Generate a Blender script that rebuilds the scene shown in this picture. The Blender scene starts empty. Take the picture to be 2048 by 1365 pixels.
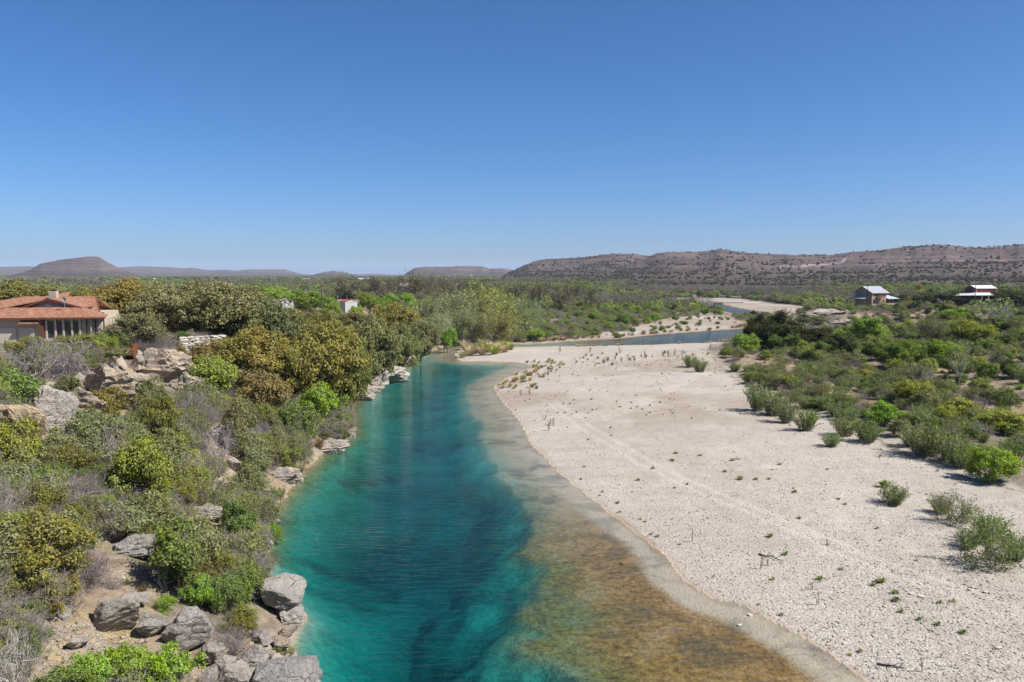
import bpy, bmesh, math, random
import numpy as np
from mathutils import Vector, Matrix
R = math.radians
rng = np.random.default_rng(7)
random.seed(7)
scene = bpy.context.scene

# ------------------------------------------------------------------ camera, sky, sun, exposure
CAMZ, PITCH, FPX = 22.0, R(4.75), 1593.0
cam_data = bpy.data.cameras.new('camera')
cam_data.sensor_width = 36.0
cam_data.lens = FPX / 2048 * 36.0
cam_data.clip_start = 0.5
cam_data.clip_end = 60000
camera = bpy.data.objects.new('camera', cam_data)
scene.collection.objects.link(camera)
camera.location = (0, 0, CAMZ)
camera.rotation_euler = (math.pi / 2 - PITCH, 0, 0)
scene.camera = camera

SUN_AZ, SUN_EL = R(108), R(49)          # azimuth clockwise from the view direction (+Y)
sun_dir = Vector((math.sin(SUN_AZ) * math.cos(SUN_EL), math.cos(SUN_AZ) * math.cos(SUN_EL), math.sin(SUN_EL)))
world = bpy.data.worlds.new('World')
scene.world = world
world.use_nodes = True
wn = world.node_tree
wn.nodes.clear()
sky = wn.nodes.new('ShaderNodeTexSky')
sky.sky_type = 'NISHITA'
sky.sun_disc = False
sky.sun_elevation = SUN_EL
sky.sun_rotation = SUN_AZ
sky.altitude = 600
sky.air_density = 0.7
sky.dust_density = 1.8
sky.ozone_density = 8.0
bg = wn.nodes.new('ShaderNodeBackground')
bg.inputs['Strength'].default_value = 0.084
wo = wn.nodes.new('ShaderNodeOutputWorld')
hsv = wn.nodes.new('ShaderNodeHueSaturation')
hsv.inputs['Saturation'].default_value = 1.15
wn.links.new(sky.outputs[0], hsv.inputs['Color'])
wn.links.new(hsv.outputs[0], bg.inputs['Color'])
wn.links.new(bg.outputs[0], wo.inputs['Surface'])

sun_data = bpy.data.lights.new('sun', 'SUN')
sun_data.energy = 5.0
sun_data.angle = R(0.53)
sun_data.color = (1.0, 0.955, 0.89)
sun = bpy.data.objects.new('sun', sun_data)
scene.collection.objects.link(sun)
sun.rotation_euler = sun_dir.to_track_quat('Z', 'Y').to_euler()
sun.location = (200, -80, 250)

vs = scene.view_settings
scene.display_settings.display_device = 'sRGB'
vs.view_transform = 'Standard'
vs.look = 'None'
vs.exposure = 0.8
vs.gamma = 1.0
vs.use_curve_mapping = False
cy = scene.cycles
cy.max_bounces = 6
cy.diffuse_bounces = 3
cy.glossy_bounces = 2
cy.transmission_bounces = 3
cy.transparent_max_bounces = 8
cy.volume_bounces = 0
cy.caustics_reflective = False
cy.caustics_refractive = False
cy.use_denoising = True

COL = scene.collection

# ------------------------------------------------------------------ helpers
def ray(px, py):
    u, v = (px - 1024) / FPX, (682.5 - py) / FPX
    s, c = math.sin(PITCH), math.cos(PITCH)
    return np.array([u, c + v * s, -s + v * c])

def at(px, py, z=0.0):                      # photo point on the level z
    d = ray(px, py)
    t = (z - CAMZ) / d[2]
    return np.array([d[0] * t, d[1] * t])

def atd(px, py, depth):                     # photo point at a known distance ahead
    d = ray(px, py)
    t = depth / d[1]
    return np.array([d[0] * t, depth, CAMZ + d[2] * t])

def smooth(a, b, x):
    t = np.clip((x - a) / (b - a), 0, 1)
    return t * t * (3 - 2 * t)

def _hash(ix, iy, iz, seed):
    n = (ix.astype(np.int64) * 374761393 + iy.astype(np.int64) * 668265263 + iz.astype(np.int64) * 2147483647 + seed * 1274126177) & 0x7fffffff
    n = ((n ^ (n >> 13)) * 1274126177) & 0x7fffffff
    n = ((n ^ (n >> 16)) * 668265263) & 0x7fffffff
    return (n & 0xffff) / 65535.0

def noise2(x, y, seed=0):
    x = np.asarray(x, float); y = np.asarray(y, float)
    ix, iy = np.floor(x), np.floor(y)
    fx, fy = x - ix, y - iy
    fx = fx * fx * (3 - 2 * fx); fy = fy * fy * (3 - 2 * fy)
    z = np.zeros_like(ix)
    a, b = _hash(ix, iy, z, seed), _hash(ix + 1, iy, z, seed)
    c, d = _hash(ix, iy + 1, z, seed), _hash(ix + 1, iy + 1, z, seed)
    return (a + (b - a) * fx) * (1 - fy) + (c + (d - c) * fx) * fy

def fbm(x, y, seed=0, octv=4):
    s, a, t = 0, 1.0, 0
    for o in range(octv):
        s = s + a * noise2(x * 2 ** o + 17.3 * o, y * 2 ** o - 9.1 * o, seed + o)
        t += a; a *= 0.5
    return s / t

def noise3(p, seed=0):
    i = np.floor(p); f = p - i; f = f * f * (3 - 2 * f)
    r = 0
    for dx in (0, 1):
        for dy in (0, 1):
            for dz in (0, 1):
                w = (f[:, 0] if dx else 1 - f[:, 0]) * (f[:, 1] if dy else 1 - f[:, 1]) * (f[:, 2] if dz else 1 - f[:, 2])
                r = r + w * _hash(i[:, 0] + dx, i[:, 1] + dy, i[:, 2] + dz, seed)
    return r

def dist_line(x, y, pts):
    best = np.full(x.shape, 1e9)
    for (ax, ay), (bx, by) in zip(pts[:-1], pts[1:]):
        dx, dy = bx - ax, by - ay
        L = dx * dx + dy * dy + 1e-12
        t = np.clip(((x - ax) * dx + (y - ay) * dy) / L, 0, 1)
        best = np.minimum(best, (x - ax - t * dx) ** 2 + (y - ay - t * dy) ** 2)
    return np.sqrt(best)

def inside(x, y, poly):
    r = np.zeros(x.shape, bool)
    n = len(poly)
    for i in range(n):
        ax, ay = poly[i]; bx, by = poly[(i + 1) % n]
        if ay == by: continue
        c = ((ay > y) != (by > y)) & (x < (bx - ax) * (y - ay) / (by - ay) + ax)
        r ^= c
    return r

def sdist(x, y, poly):
    p = list(poly) + [poly[0]]
    d = dist_line(x, y, p)
    return np.where(inside(x, y, poly), -d, d)

def tag(o, label=None, cat=None, group=None, kind=None):
    if label: o['label'] = label
    if cat: o['category'] = cat
    if group: o['group'] = group
    if kind: o['kind'] = kind
    return o

def mesh_np(name, verts, faces, mat=None, smooth_=False, attrs=None):
    me = bpy.data.meshes.new(name)
    if isinstance(faces, np.ndarray):
        n, k = faces.shape
        me.vertices.add(len(verts))
        me.vertices.foreach_set('co', np.ascontiguousarray(verts, dtype=np.float32).ravel())
        me.loops.add(n * k)
        me.loops.foreach_set('vertex_index', np.ascontiguousarray(faces, dtype=np.int32).ravel())
        me.polygons.add(n)
        me.polygons.foreach_set('loop_start', np.arange(0, n * k, k, dtype=np.int32))
        me.update(calc_edges=True)
    else:
        me.from_pydata([tuple(v) for v in verts], [], [tuple(f) for f in faces])
        me.update()
    if attrs:
        for an, (ty, data) in attrs.items():
            a = me.attributes.new(an, ty, 'POINT')
            a.data.foreach_set('color' if ty == 'FLOAT_COLOR' else ('vector' if ty == 'FLOAT_VECTOR' else 'value'), np.ascontiguousarray(data).ravel())
    if smooth_:
        me.polygons.foreach_set('use_smooth', np.ones(len(me.polygons), bool))
    if mat is not None: me.materials.append(mat)
    return me

def obj(name, me, parent=None, loc=None):
    o = bpy.data.objects.new(name, me)
    COL.objects.link(o)
    if parent is not None: o.parent = parent
    if loc is not None: o.location = loc
    return o

def empty(name, loc=(0, 0, 0), rz=0):
    o = bpy.data.objects.new(name, None)
    o.empty_display_size = 0.3
    COL.objects.link(o)
    o.location = loc; o.rotation_euler = (0, 0, rz)
    return o

class MB:
    """collects boxes and prisms for one mesh"""
    def __init__(s): s.v, s.f = [], []
    def add(s, v, f):
        o = len(s.v); s.v += [tuple(p) for p in v]; s.f += [tuple(i + o for i in q) for q in f]; return s
    def box(s, x0, x1, y0, y1, z0, z1):
        return s.add([(x0, y0, z0), (x1, y0, z0), (x1, y1, z0), (x0, y1, z0), (x0, y0, z1), (x1, y0, z1), (x1, y1, z1), (x0, y1, z1)],
                     [(0, 3, 2, 1), (4, 5, 6, 7), (0, 1, 5, 4), (1, 2, 6, 5), (2, 3, 7, 6), (3, 0, 4, 7)])
    def slab(s, pts, th):                     # a sheet given by its upper corners, th thick
        n = len(pts)
        v = list(pts) + [(p[0], p[1], p[2] - th) for p in pts]
        f = [tuple(range(n)), tuple(range(2 * n - 1, n - 1, -1))] + [((i + 1) % n, i, n + i, n + (i + 1) % n) for i in range(n)]
        return s.add(v, f)
    def cyl(s, a, b, r, n=8, r2=None):
        a, b = Vector(a), Vector(b); d = (b - a).normalized()
        q = d.to_track_quat('Z', 'Y'); r2 = r if r2 is None else r2
        v = []
        for c, rr in ((a, r), (b, r2)):
            for k in range(n):
                w = 2 * math.pi * k / n
                v.append(tuple(c + q @ Vector((math.cos(w) * rr, math.sin(w) * rr, 0))))
        f = [((k + 1) % n + n, k + n, k, (k + 1) % n)[::-1] for k in range(n)] + [tuple(range(n - 1, -1, -1)), tuple(range(n, 2 * n))]
        return s.add(v, f)
    def build(s, name, mat, parent=None, loc=None):
        return obj(name, mesh_np(name, s.v, s.f, mat), parent, loc)

# ------------------------------------------------------------------ materials
def new_mat(name):
    m = bpy.data.materials.new(name); m.use_nodes = True
    nt = m.node_tree; nt.nodes.clear()
    return m, nt

class NT:
    def __init__(s, nt): s.nt = nt
    def n(s, t, **kw):
        nd = s.nt.nodes.new(t)
        for k, v in kw.items():
            if k in nd.inputs.keys() if hasattr(nd.inputs, 'keys') else False: nd.inputs[k].default_value = v
            else: setattr(nd, k, v)
        return nd
    def l(s, a, b): s.nt.links.new(a, b)
    def val(s, sock, v):
        if isinstance(v, bpy.types.NodeSocket): s.l(v, sock)
        else:
            sock.default_value = v
    def noise(s, vec, scale, detail=3, rough=0.55, dist=0.0):
        t = s.n('ShaderNodeTexNoise'); t.inputs['Scale'].default_value = scale
        t.inputs['Detail'].default_value = detail; t.inputs['Roughness'].default_value = rough; t.inputs['Distortion'].default_value = dist
        if vec is not None: s.l(vec, t.inputs['Vector'])
        return t.outputs['Fac']
    def vor(s, vec, scale, feature='F1', out='Distance', rnd=1.0):
        t = s.n('ShaderNodeTexVoronoi'); t.feature = feature; t.inputs['Scale'].default_value = scale; t.inputs['Randomness'].default_value = rnd
        if vec is not None: s.l(vec, t.inputs['Vector'])
        return t.outputs[out]
    def ramp(s, fac, stops):
        r = s.n('ShaderNodeValToRGB'); e = r.color_ramp.elements
        while len(e) < len(stops): e.new(0.5)
        for i, (p, c) in enumerate(stops):
            e[i].position = p; e[i].color = (c[0], c[1], c[2], 1) if hasattr(c, '__len__') else (c, c, c, 1)
        s.l(fac, r.inputs[0]); return r.outputs[0]
    def rng(s, fac, a, b, c=0.0, d=1.0):
        m = s.n('ShaderNodeMapRange'); s.l(fac, m.inputs[0])
        for i, v in enumerate((a, b, c, d)): m.inputs[i + 1].default_value = v
        return m.outputs[0]
    def mix(s, fac, a, b, mode='MIX'):
        m = s.n('ShaderNodeMix'); m.data_type = 'RGBA'; m.blend_type = mode
        s.val(m.inputs[0], fac)
        for sock, v in ((m.inputs[6], a), (m.inputs[7], b)):
            if isinstance(v, bpy.types.NodeSocket): s.l(v, sock)
            else: sock.default_value = (v[0], v[1], v[2], 1) if hasattr(v, '__len__') else (v, v, v, 1)
        return m.outputs[2]
    def math(s, op, a, b=None):
        m = s.n('ShaderNodeMath'); m.operation = op
        s.val(m.inputs[0], a)
        if b is not None: s.val(m.inputs[1], b)
        return m.outputs[0]
    def bump(s, h, strength, dist=0.1, normal=None):
        b = s.n('ShaderNodeBump'); b.inputs['Strength'].default_value = strength; b.inputs['Distance'].default_value = dist
        s.l(h, b.inputs['Height'])
        if normal is not None: s.l(normal, b.inputs['Normal'])
        return b.outputs[0]
    def out(s, bsdf, vol=None):
        o = s.n('ShaderNodeOutputMaterial'); s.l(bsdf, o.inputs['Surface'])
    def principled(s, col, rough=0.85, normal=None, spec=0.25, metal=0.0):
        p = s.n('ShaderNodeBsdfPrincipled')
        if isinstance(col, bpy.types.NodeSocket): s.l(col, p.inputs['Base Color'])
        else: p.inputs['Base Color'].default_value = (*col, 1)
        p.inputs['Roughness'].default_value = rough
        p.inputs['Specular IOR Level'].default_value = spec
        p.inputs['Metallic'].default_value = metal
        if normal is not None: s.l(normal, p.inputs['Normal'])
        return p.outputs[0]

def simple_mat(name, col, rough=0.8, var=0.12, scale=3.0, bump=0.0, metal=0.0, spec=0.25):
    m, nt = new_mat(name); g = NT(nt)
    co = g.n('ShaderNodeTexCoord').outputs['Object']
    nz = g.noise(co, scale, 4)
    c = g.mix(nz, tuple(x * (1 - var) for x in col), tuple(min(1, x * (1 + var)) for x in col))
    nrm = g.bump(g.noise(co, scale * 4, 3), bump, 0.05) if bump else None
    g.out(g.principled(c, rough, nrm, spec, metal)); return m

def ground_material():
    m, nt = new_mat('ground'); g = NT(nt)
    geo = g.n('ShaderNodeNewGeometry'); pos = geo.outputs['Position']
    at1 = g.n('ShaderNodeAttribute', attribute_name='mask'); sep = g.n('ShaderNodeSeparateColor'); g.l(at1.outputs['Color'], sep.inputs[0])
    gravel, bed, track = sep.outputs; dry = at1.outputs['Alpha']
    at2 = g.n('ShaderNodeAttribute', attribute_name='mask2'); sep2 = g.n('ShaderNodeSeparateColor'); g.l(at2.outputs['Color'], sep2.inputs[0])
    rock, algae, wet = sep2.outputs; far = at2.outputs['Alpha']
    # soil with litter, dry grass and low green
    n1 = g.noise(pos, 0.9, 5, 0.65); n2 = g.noise(pos, 0.13, 4, 0.6); n3 = g.noise(pos, 5.0, 3, 0.7)
    soil = g.ramp(n1, [(0.3, (0.095, 0.075, 0.06)), (0.5, (0.17, 0.135, 0.105)), (0.7, (0.27, 0.22, 0.17))])
    soil = g.mix(g.rng(n3, 0.6, 0.8, 0.0, 0.6), soil, (0.36, 0.30, 0.235))
    drycol = g.ramp(n1, [(0.3, (0.24, 0.165, 0.085)), (0.7, (0.40, 0.31, 0.18))])
    soil = g.mix(g.math('MULTIPLY', dry, g.rng(n2, 0.35, 0.6)), soil, drycol)
    green = g.ramp(n1, [(0.3, (0.05, 0.07, 0.02)), (0.7, (0.13, 0.14, 0.05))])
    soil = g.mix(g.math('MULTIPLY', g.rng(n2, 0.5, 0.68), 0.7), soil, green)
    fcol = g.ramp(g.noise(pos, 0.02, 5, 0.7), [(0.3, (0.06, 0.075, 0.035)), (0.5, (0.11, 0.105, 0.06)), (0.62, (0.15, 0.125, 0.09)), (0.75, (0.24, 0.20, 0.14))])
    soil = g.mix(far, soil, fcol)
    # limestone
    r1 = g.noise(pos, 0.55, 6, 0.7, 0.4); r2 = g.noise(pos, 3.0, 5, 0.7)
    rockc = g.ramp(r1, [(0.32, (0.170, 0.150, 0.129)), (0.48, (0.320, 0.265, 0.204)), (0.6, (0.374, 0.320, 0.258)), (0.75, (0.272, 0.252, 0.231))])
    rockc = g.mix(g.rng(r2, 0.35, 0.65, 0.0, 0.5), rockc, (0.204, 0.177, 0.150))
    rk = g.math('MULTIPLY', rock, g.rng(r1, 0.30, 0.5, 0.35, 1.0))
    colr = g.mix(rk, soil, rockc)
    # gravel
    v1 = g.n('ShaderNodeTexVoronoi'); v1.inputs['Scale'].default_value = 5.5; g.l(pos, v1.inputs['Vector'])
    v2 = g.n('ShaderNodeTexVoronoi'); v2.inputs['Scale'].default_value = 13.0; g.l(pos, v2.inputs['Vector'])
    gs = g.n('ShaderNodeSeparateColor'); g.l(v1.outputs['Color'], gs.inputs[0])
    gp = g.ramp(gs.outputs[0], [(0.0, (0.291, 0.256, 0.213)), (0.5, (0.357, 0.319, 0.271)), (0.9, (0.403, 0.366, 0.317)), (1.0, (0.449, 0.425, 0.376))])
    gp = g.mix(g.rng(v1.outputs['Distance'], 0.5, 0.9, 0.0, 0.35), gp, (0.198, 0.172, 0.142))
    gl = g.noise(pos, 0.07, 5, 0.6); gm = g.noise(pos, 0.6, 4, 0.6)
    mpg = g.n('ShaderNodeMapping'); g.l(pos, mpg.inputs[0]); mpg.inputs['Rotation'].default_value = (0, 0, R(38)); mpg.inputs['Scale'].default_value = (0.05, 0.45, 1)
    gst = g.noise(mpg.outputs[0], 1.0, 5, 0.65, 0.6)
    gp = g.mix(g.rng(gst, 0.5, 0.68, 0.0, 0.5), gp, (0.270, 0.227, 0.185))
    gp = g.mix(g.rng(gst, 0.30, 0.42, 0.5, 0.0), gp, (0.441, 0.404, 0.351))
    gp = g.mix(g.rng(gl, 0.36, 0.62, 0.55, 0.0), gp, (0.285, 0.243, 0.197))
    gp = g.mix(g.rng(gm, 0.5, 0.75, 0.0, 0.45), gp, (0.403, 0.366, 0.314))
    gp = g.mix(g.math('MULTIPLY', track, 0.55), gp, (0.397, 0.358, 0.307))
    gp = g.mix(g.math('MULTIPLY', dry, g.rng(gm, 0.3, 0.65, 0.25, 0.9)), gp, (0.218, 0.169, 0.122))
    colr = g.mix(gravel, colr, gp)
    # river bed
    b1 = g.noise(pos, 0.28, 5, 0.6, 0.5); b2 = g.noise(pos, 2.2, 4, 0.7); b3 = g.noise(pos, 0.09, 3, 0.5)
    bedc0 = g.ramp(b2, [(0.3, (0.190, 0.185, 0.146)), (0.7, (0.309, 0.297, 0.241))])
    sxz = g.n('ShaderNodeSeparateXYZ'); g.l(pos, sxz.inputs[0])
    bedc = g.mix(g.rng(sxz.outputs[2], -0.25, -0.03), bedc0, g.mix(b2, (0.29, 0.245, 0.18), (0.40, 0.345, 0.265)))
    alg = g.ramp(b2, [(0.28, (0.062, 0.031, 0.006)), (0.5, (0.191, 0.105, 0.022)), (0.7, (0.309, 0.189, 0.058))])
    bedc = g.mix(g.math('MULTIPLY', g.math('MINIMUM', algae, 1.0), g.rng(b1, 0.25, 0.5, 0.7, 1.0)), bedc, alg)
    dk = g.math('MULTIPLY', g.rng(b1, 0.46, 0.64, 0.0, 0.62), g.rng(b3, 0.36, 0.58, 0.15, 1.0))
    bedc = g.mix(g.rng(algae, 1.0, 2.0, 0.0, 0.9), bedc, g.mix(b2, (0.03, 0.035, 0.032), (0.085, 0.085, 0.07)))
    bedc = g.mix(dk, bedc, (0.031, 0.039, 0.031))
    colr = g.mix(bed, colr, bedc)
    colr = g.mix(wet, colr, g.mix(gm, (0.202, 0.140, 0.087), (0.281, 0.218, 0.151)))
    hgt = g.math('ADD', g.math('MULTIPLY', v1.outputs['Distance'], -0.5), g.math('MULTIPLY', v2.outputs['Distance'], -0.18))
    hh = g.n('ShaderNodeMix'); hh.data_type = 'FLOAT'; g.l(gravel, hh.inputs[0]); g.l(g.math('ADD', g.math('ADD', r2, g.math('MULTIPLY', r1, 1.2)), g.math('MULTIPLY', n3, 0.9)), hh.inputs[2]); g.l(hgt, hh.inputs[3])
    nrm = g.bump(hh.outputs[0], 0.6, 0.22)
    g.out(g.principled(colr, 0.92, nrm, 0.12)); return m

def water_material():
    m, nt = new_mat('water'); g = NT(nt)
    pos = g.n('ShaderNodeNewGeometry').outputs['Position']
    mp = g.n('ShaderNodeMapping'); g.l(pos, mp.inputs[0]); mp.inputs['Rotation'].default_value = (0, 0, R(8)); mp.inputs['Scale'].default_value = (0.42, 1.5, 1)
    w1 = g.noise(mp.outputs[0], 1.25, 3, 0.55, 0.35); w2 = g.noise(mp.outputs[0], 4.0, 2, 0.5); w3 = g.noise(pos, 0.06, 3, 0.5)
    h = g.math('ADD', g.math('MULTIPLY', w1, g.rng(w3, 0.3, 0.7, 0.5, 1.2)), g.math('MULTIPLY', w2, 0.18))
    nrm = g.bump(h, 0.55, 0.26)
    fr = g.n('ShaderNodeFresnel'); fr.inputs['IOR'].default_value = 1.33; g.l(nrm, fr.inputs['Normal'])
    tr = g.n('ShaderNodeBsdfTransparent'); gl = g.n('ShaderNodeBsdfGlossy'); gl.inputs['Roughness'].default_value = 0.06; g.l(nrm, gl.inputs['Normal'])
    mx = g.n('ShaderNodeMixShader'); g.l(fr.outputs[0], mx.inputs[0]); g.l(tr.outputs[0], mx.inputs[1]); g.l(gl.outputs[0], mx.inputs[2])
    ab = g.n('ShaderNodeVolumeAbsorption'); ab.inputs['Color'].default_value = (0.20, 0.86, 0.872, 1); ab.inputs['Density'].default_value = 1.0
    o = g.n('ShaderNodeOutputMaterial'); g.l(mx.outputs[0], o.inputs['Surface']); g.l(ab.outputs[0], o.inputs['Volume'])
    return m

def leaf_material(name, trans=0.28, vary=0.5, col=None):
    m, nt = new_mat(name); g = NT(nt)
    oi = g.n('ShaderNodeObjectInfo')
    src = oi.outputs['Color']
    if col is not None:
        rgb = g.n('ShaderNodeRGB'); rgb.outputs[0].default_value = col; src = rgb.outputs[0]
    lv = g.n('ShaderNodeAttribute', attribute_name='lv').outputs['Fac']
    pos = g.n('ShaderNodeNewGeometry').outputs['Position']
    hs = g.n('ShaderNodeHueSaturation'); g.l(src, hs.inputs['Color'])
    g.l(g.rng(oi.outputs['Random'], 0, 1, 0.488, 0.508), hs.inputs['Hue'])
    g.l(g.rng(lv, 0, 1, 1 - vary, 1 + vary), hs.inputs['Value'])
    g.l(g.rng(g.noise(pos, 0.8, 2), 0.3, 0.7, 0.82, 1.12), hs.inputs['Saturation'])
    c = hs.outputs[0]
    c = g.mix(g.rng(g.noise(pos, 0.6, 2), 0.35, 0.7, 0.0, 0.35), c, g.mix(1.0, c, (1.25, 1.0, 0.75), 'MULTIPLY'))
    df = g.n('ShaderNodeBsdfDiffuse'); g.l(c, df.inputs['Color'])
    tl = g.n('ShaderNodeBsdfTranslucent'); g.l(g.mix(1.0, c, (1.15, 1.2, 0.6), 'MULTIPLY'), tl.inputs['Color'])
    mx = g.n('ShaderNodeMixShader'); mx.inputs[0].default_value = trans; g.l(df.outputs[0], mx.inputs[1]); g.l(tl.outputs[0], mx.inputs[2])
    g.out(mx.outputs[0]); return m

def bark_material(col=None):
    m, nt = new_mat('bark'); g = NT(nt)
    oi = g.n('ShaderNodeObjectInfo'); src = oi.outputs['Color']
    if col is not None:
        rgb = g.n('ShaderNodeRGB'); rgb.outputs[0].default_value = col; src = rgb.outputs[0]
    pos = g.n('ShaderNodeNewGeometry').outputs['Position']
    c = g.mix(g.rng(g.noise(pos, 4, 3), 0.3, 0.7, 0.0, 1.0), g.mix(1.0, src, 0.62, 'MULTIPLY'), g.mix(1.0, src, 1.35, 'MULTIPLY'))
    g.out(g.principled(c, 0.9, None, 0.15)); return m

def rock_material(name='limestone', pit=1.0):
    m, nt = new_mat(name); g = NT(nt)
    oi = g.n('ShaderNodeObjectInfo'); pos = g.n('ShaderNodeNewGeometry').outputs['Position']
    a = g.noise(pos, 0.7, 5, 0.65, 0.3); b = g.noise(pos, 4.5, 5, 0.72); c3 = g.noise(pos, 16.0, 3, 0.7)
    c = g.ramp(a, [(0.3, (0.33, 0.31, 0.285)), (0.45, (0.42, 0.395, 0.36)), (0.58, (0.48, 0.44, 0.39)), (0.72, (0.50, 0.41, 0.295))])
    c = g.mix(g.rng(b, 0.40, 0.60, 0.5 * pit, 0.0), c, (0.20, 0.19, 0.178))
    c = g.mix(g.rng(c3, 0.35, 0.6, 0.32 * pit, 0.0), c, (0.15, 0.14, 0.13))
    mp = g.n('ShaderNodeMapping'); g.l(pos, mp.inputs[0]); mp.inputs['Scale'].default_value = (0.55, 0.55, 1.5); mp.inputs['Rotation'].default_value = (0.2, 0.15, 0.4)
    wv = g.n('ShaderNodeVectorMath'); wv.operation = 'ADD'; nn = g.n('ShaderNodeTexNoise'); nn.inputs['Scale'].default_value = 1.6; g.l(pos, nn.inputs['Vector'])
    vs_ = g.n('ShaderNodeVectorMath'); vs_.operation = 'SCALE'; vs_.inputs['Scale'].default_value = 0.5; g.l(nn.outputs['Color'], vs_.inputs[0]); g.l(mp.outputs[0], wv.inputs[0]); g.l(vs_.outputs[0], wv.inputs[1])
    cr = g.vor(wv.outputs[0], 0.62, 'DISTANCE_TO_EDGE')
    crk = g.math('MULTIPLY', g.rng(cr, 0.0, 0.03, 1.0, 0.0), g.rng(a, 0.42, 0.6, 0.0, 1.0))
    c = g.mix(g.math('MULTIPLY', crk, 0.6 * pit), c, (0.09, 0.075, 0.06))
    c = g.mix(1.0, c, oi.outputs['Color'], 'MULTIPLY')
    h = g.math('SUBTRACT', g.math('ADD', g.math('MULTIPLY', b, 1.0), g.math('MULTIPLY', c3, 0.35)), g.math('MULTIPLY', crk, 0.6 * pit))
    g.out(g.principled(c, 0.92, g.bump(h, 1.0, 0.4), 0.12)); return m

def hill_material():
    m, nt = new_mat('hill'); g = NT(nt)
    geo = g.n('ShaderNodeNewGeometry'); pos = geo.outputs['Position']
    sx = g.n('ShaderNodeSeparateXYZ'); g.l(pos, sx.inputs[0])
    big = g.noise(pos, 0.006, 4, 0.6); med = g.noise(pos, 0.03, 4, 0.65)
    zz = g.math('ADD', sx.outputs['Z'], g.math('MULTIPLY', big, 10.0))
    strata = g.noise(None, 1.0, 2)  # replaced vector below
    cm = g.n('ShaderNodeCombineXYZ'); g.l(g.math('MULTIPLY', sx.outputs['X'], 0.0015), cm.inputs[0]); g.l(g.math('MULTIPLY', sx.outputs['Y'], 0.0015), cm.inputs[1]); g.l(g.math('MULTIPLY', zz, 0.22), cm.inputs[2])
    st = g.noise(cm.outputs[0], 1.0, 4, 0.7)
    c = g.ramp(st, [(0.3, (0.071, 0.053, 0.051)), (0.48, (0.101, 0.076, 0.071)), (0.58, (0.130, 0.101, 0.095)), (0.68, (0.181, 0.141, 0.129))])
    c = g.mix(g.rng(med, 0.45, 0.7, 0.0, 0.6), c, (0.069, 0.053, 0.051))
    # scrub too far off to tell apart
    v = g.vor(pos, 0.09)
    c = g.mix(g.math('MULTIPLY', g.rng(v, 0.30, 0.48, 0.8, 0.0), g.rng(med, 0.35, 0.6, 0.15, 0.75)), c, (0.029, 0.030, 0.020))
    lowg = g.rng(sx.outputs['Z'], 22, 48, 0.6, 0.0)
    c = g.mix(g.math('MULTIPLY', lowg, g.rng(big, 0.3, 0.6, 0.5, 1.0)), c, (0.045, 0.043, 0.032))
    tr = g.n('ShaderNodeAttribute', attribute_name='road').outputs['Fac']
    c = g.mix(tr, c, (0.256, 0.207, 0.195))
    g.out(g.principled(c, 0.95, g.bump(med, 0.6, 6.0), 0.05)); return m

M = {}
M['ground'] = ground_material()
M['water'] = water_material()
M['leaf'] = leaf_material('leaf')
M['bark'] = bark_material()
M['grass'] = leaf_material('grass_blade', 0.2, 0.35)
M['rock'] = rock_material()
M['cobble'] = rock_material('cobble', 0.0)
M['hill'] = hill_material()
M['stucco'] = simple_mat('cream_stucco', (0.394, 0.328, 0.249), 0.9, 0.08, 1.2, 0.2)
M['stone'] = simple_mat('pale_stone', (0.367, 0.321, 0.262), 0.9, 0.25, 2.5, 0.6)
M['fascia'] = simple_mat('brown_fascia', (0.131, 0.049, 0.030), 0.7)
M['trimcream'] = simple_mat('cream_paint', (0.433, 0.380, 0.302), 0.7, 0.06)
M['siding'] = simple_mat('tan_siding', (0.236, 0.203, 0.157), 0.85, 0.1)
M['metalroof'] = simple_mat('galvanised_roof', (0.361, 0.380, 0.407), 0.45, 0.06, 0.8, 0, 0.0, 0.5)
M['maroon'] = simple_mat('maroon_metal', (0.125, 0.036, 0.033), 0.6, 0.08)
M['whitemetal'] = simple_mat('white_metal', (0.472, 0.466, 0.446), 0.6, 0.05)
M['redroof'] = simple_mat('red_roof', (0.295, 0.072, 0.052), 0.6, 0.1)
M['pinkwall'] = simple_mat('pink_stucco', (0.328, 0.223, 0.171), 0.9, 0.08)
M['wood'] = simple_mat('warm_wood', (0.197, 0.092, 0.046), 0.8, 0.2)
M['polewood'] = simple_mat('pole_wood', (0.079, 0.059, 0.046), 0.9, 0.2)
M['rust'] = simple_mat('rusty_steel', (0.144, 0.049, 0.023), 0.85, 0.35, 4.0)
M['concrete'] = simple_mat('concrete', (0.341, 0.321, 0.295), 0.9, 0.12, 0.4)
M['iron'] = simple_mat('dark_iron', (0.020, 0.020, 0.021), 0.6)
M['acgrey'] = simple_mat('grey_enamel', (0.144, 0.171, 0.197), 0.6)
M['dishgrey'] = simple_mat('dish_grey', (0.230, 0.243, 0.262), 0.5)
M['dark'] = simple_mat('opening_shade', (0.008, 0.008, 0.008), 0.9)  # near-black paint standing in for the shade inside openings
gm, gnt = new_mat('window_glass'); gg = NT(gnt)
gg.out(gg.principled((0.02, 0.025, 0.03), 0.08, None, 0.5)); M['glass'] = gm
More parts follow.
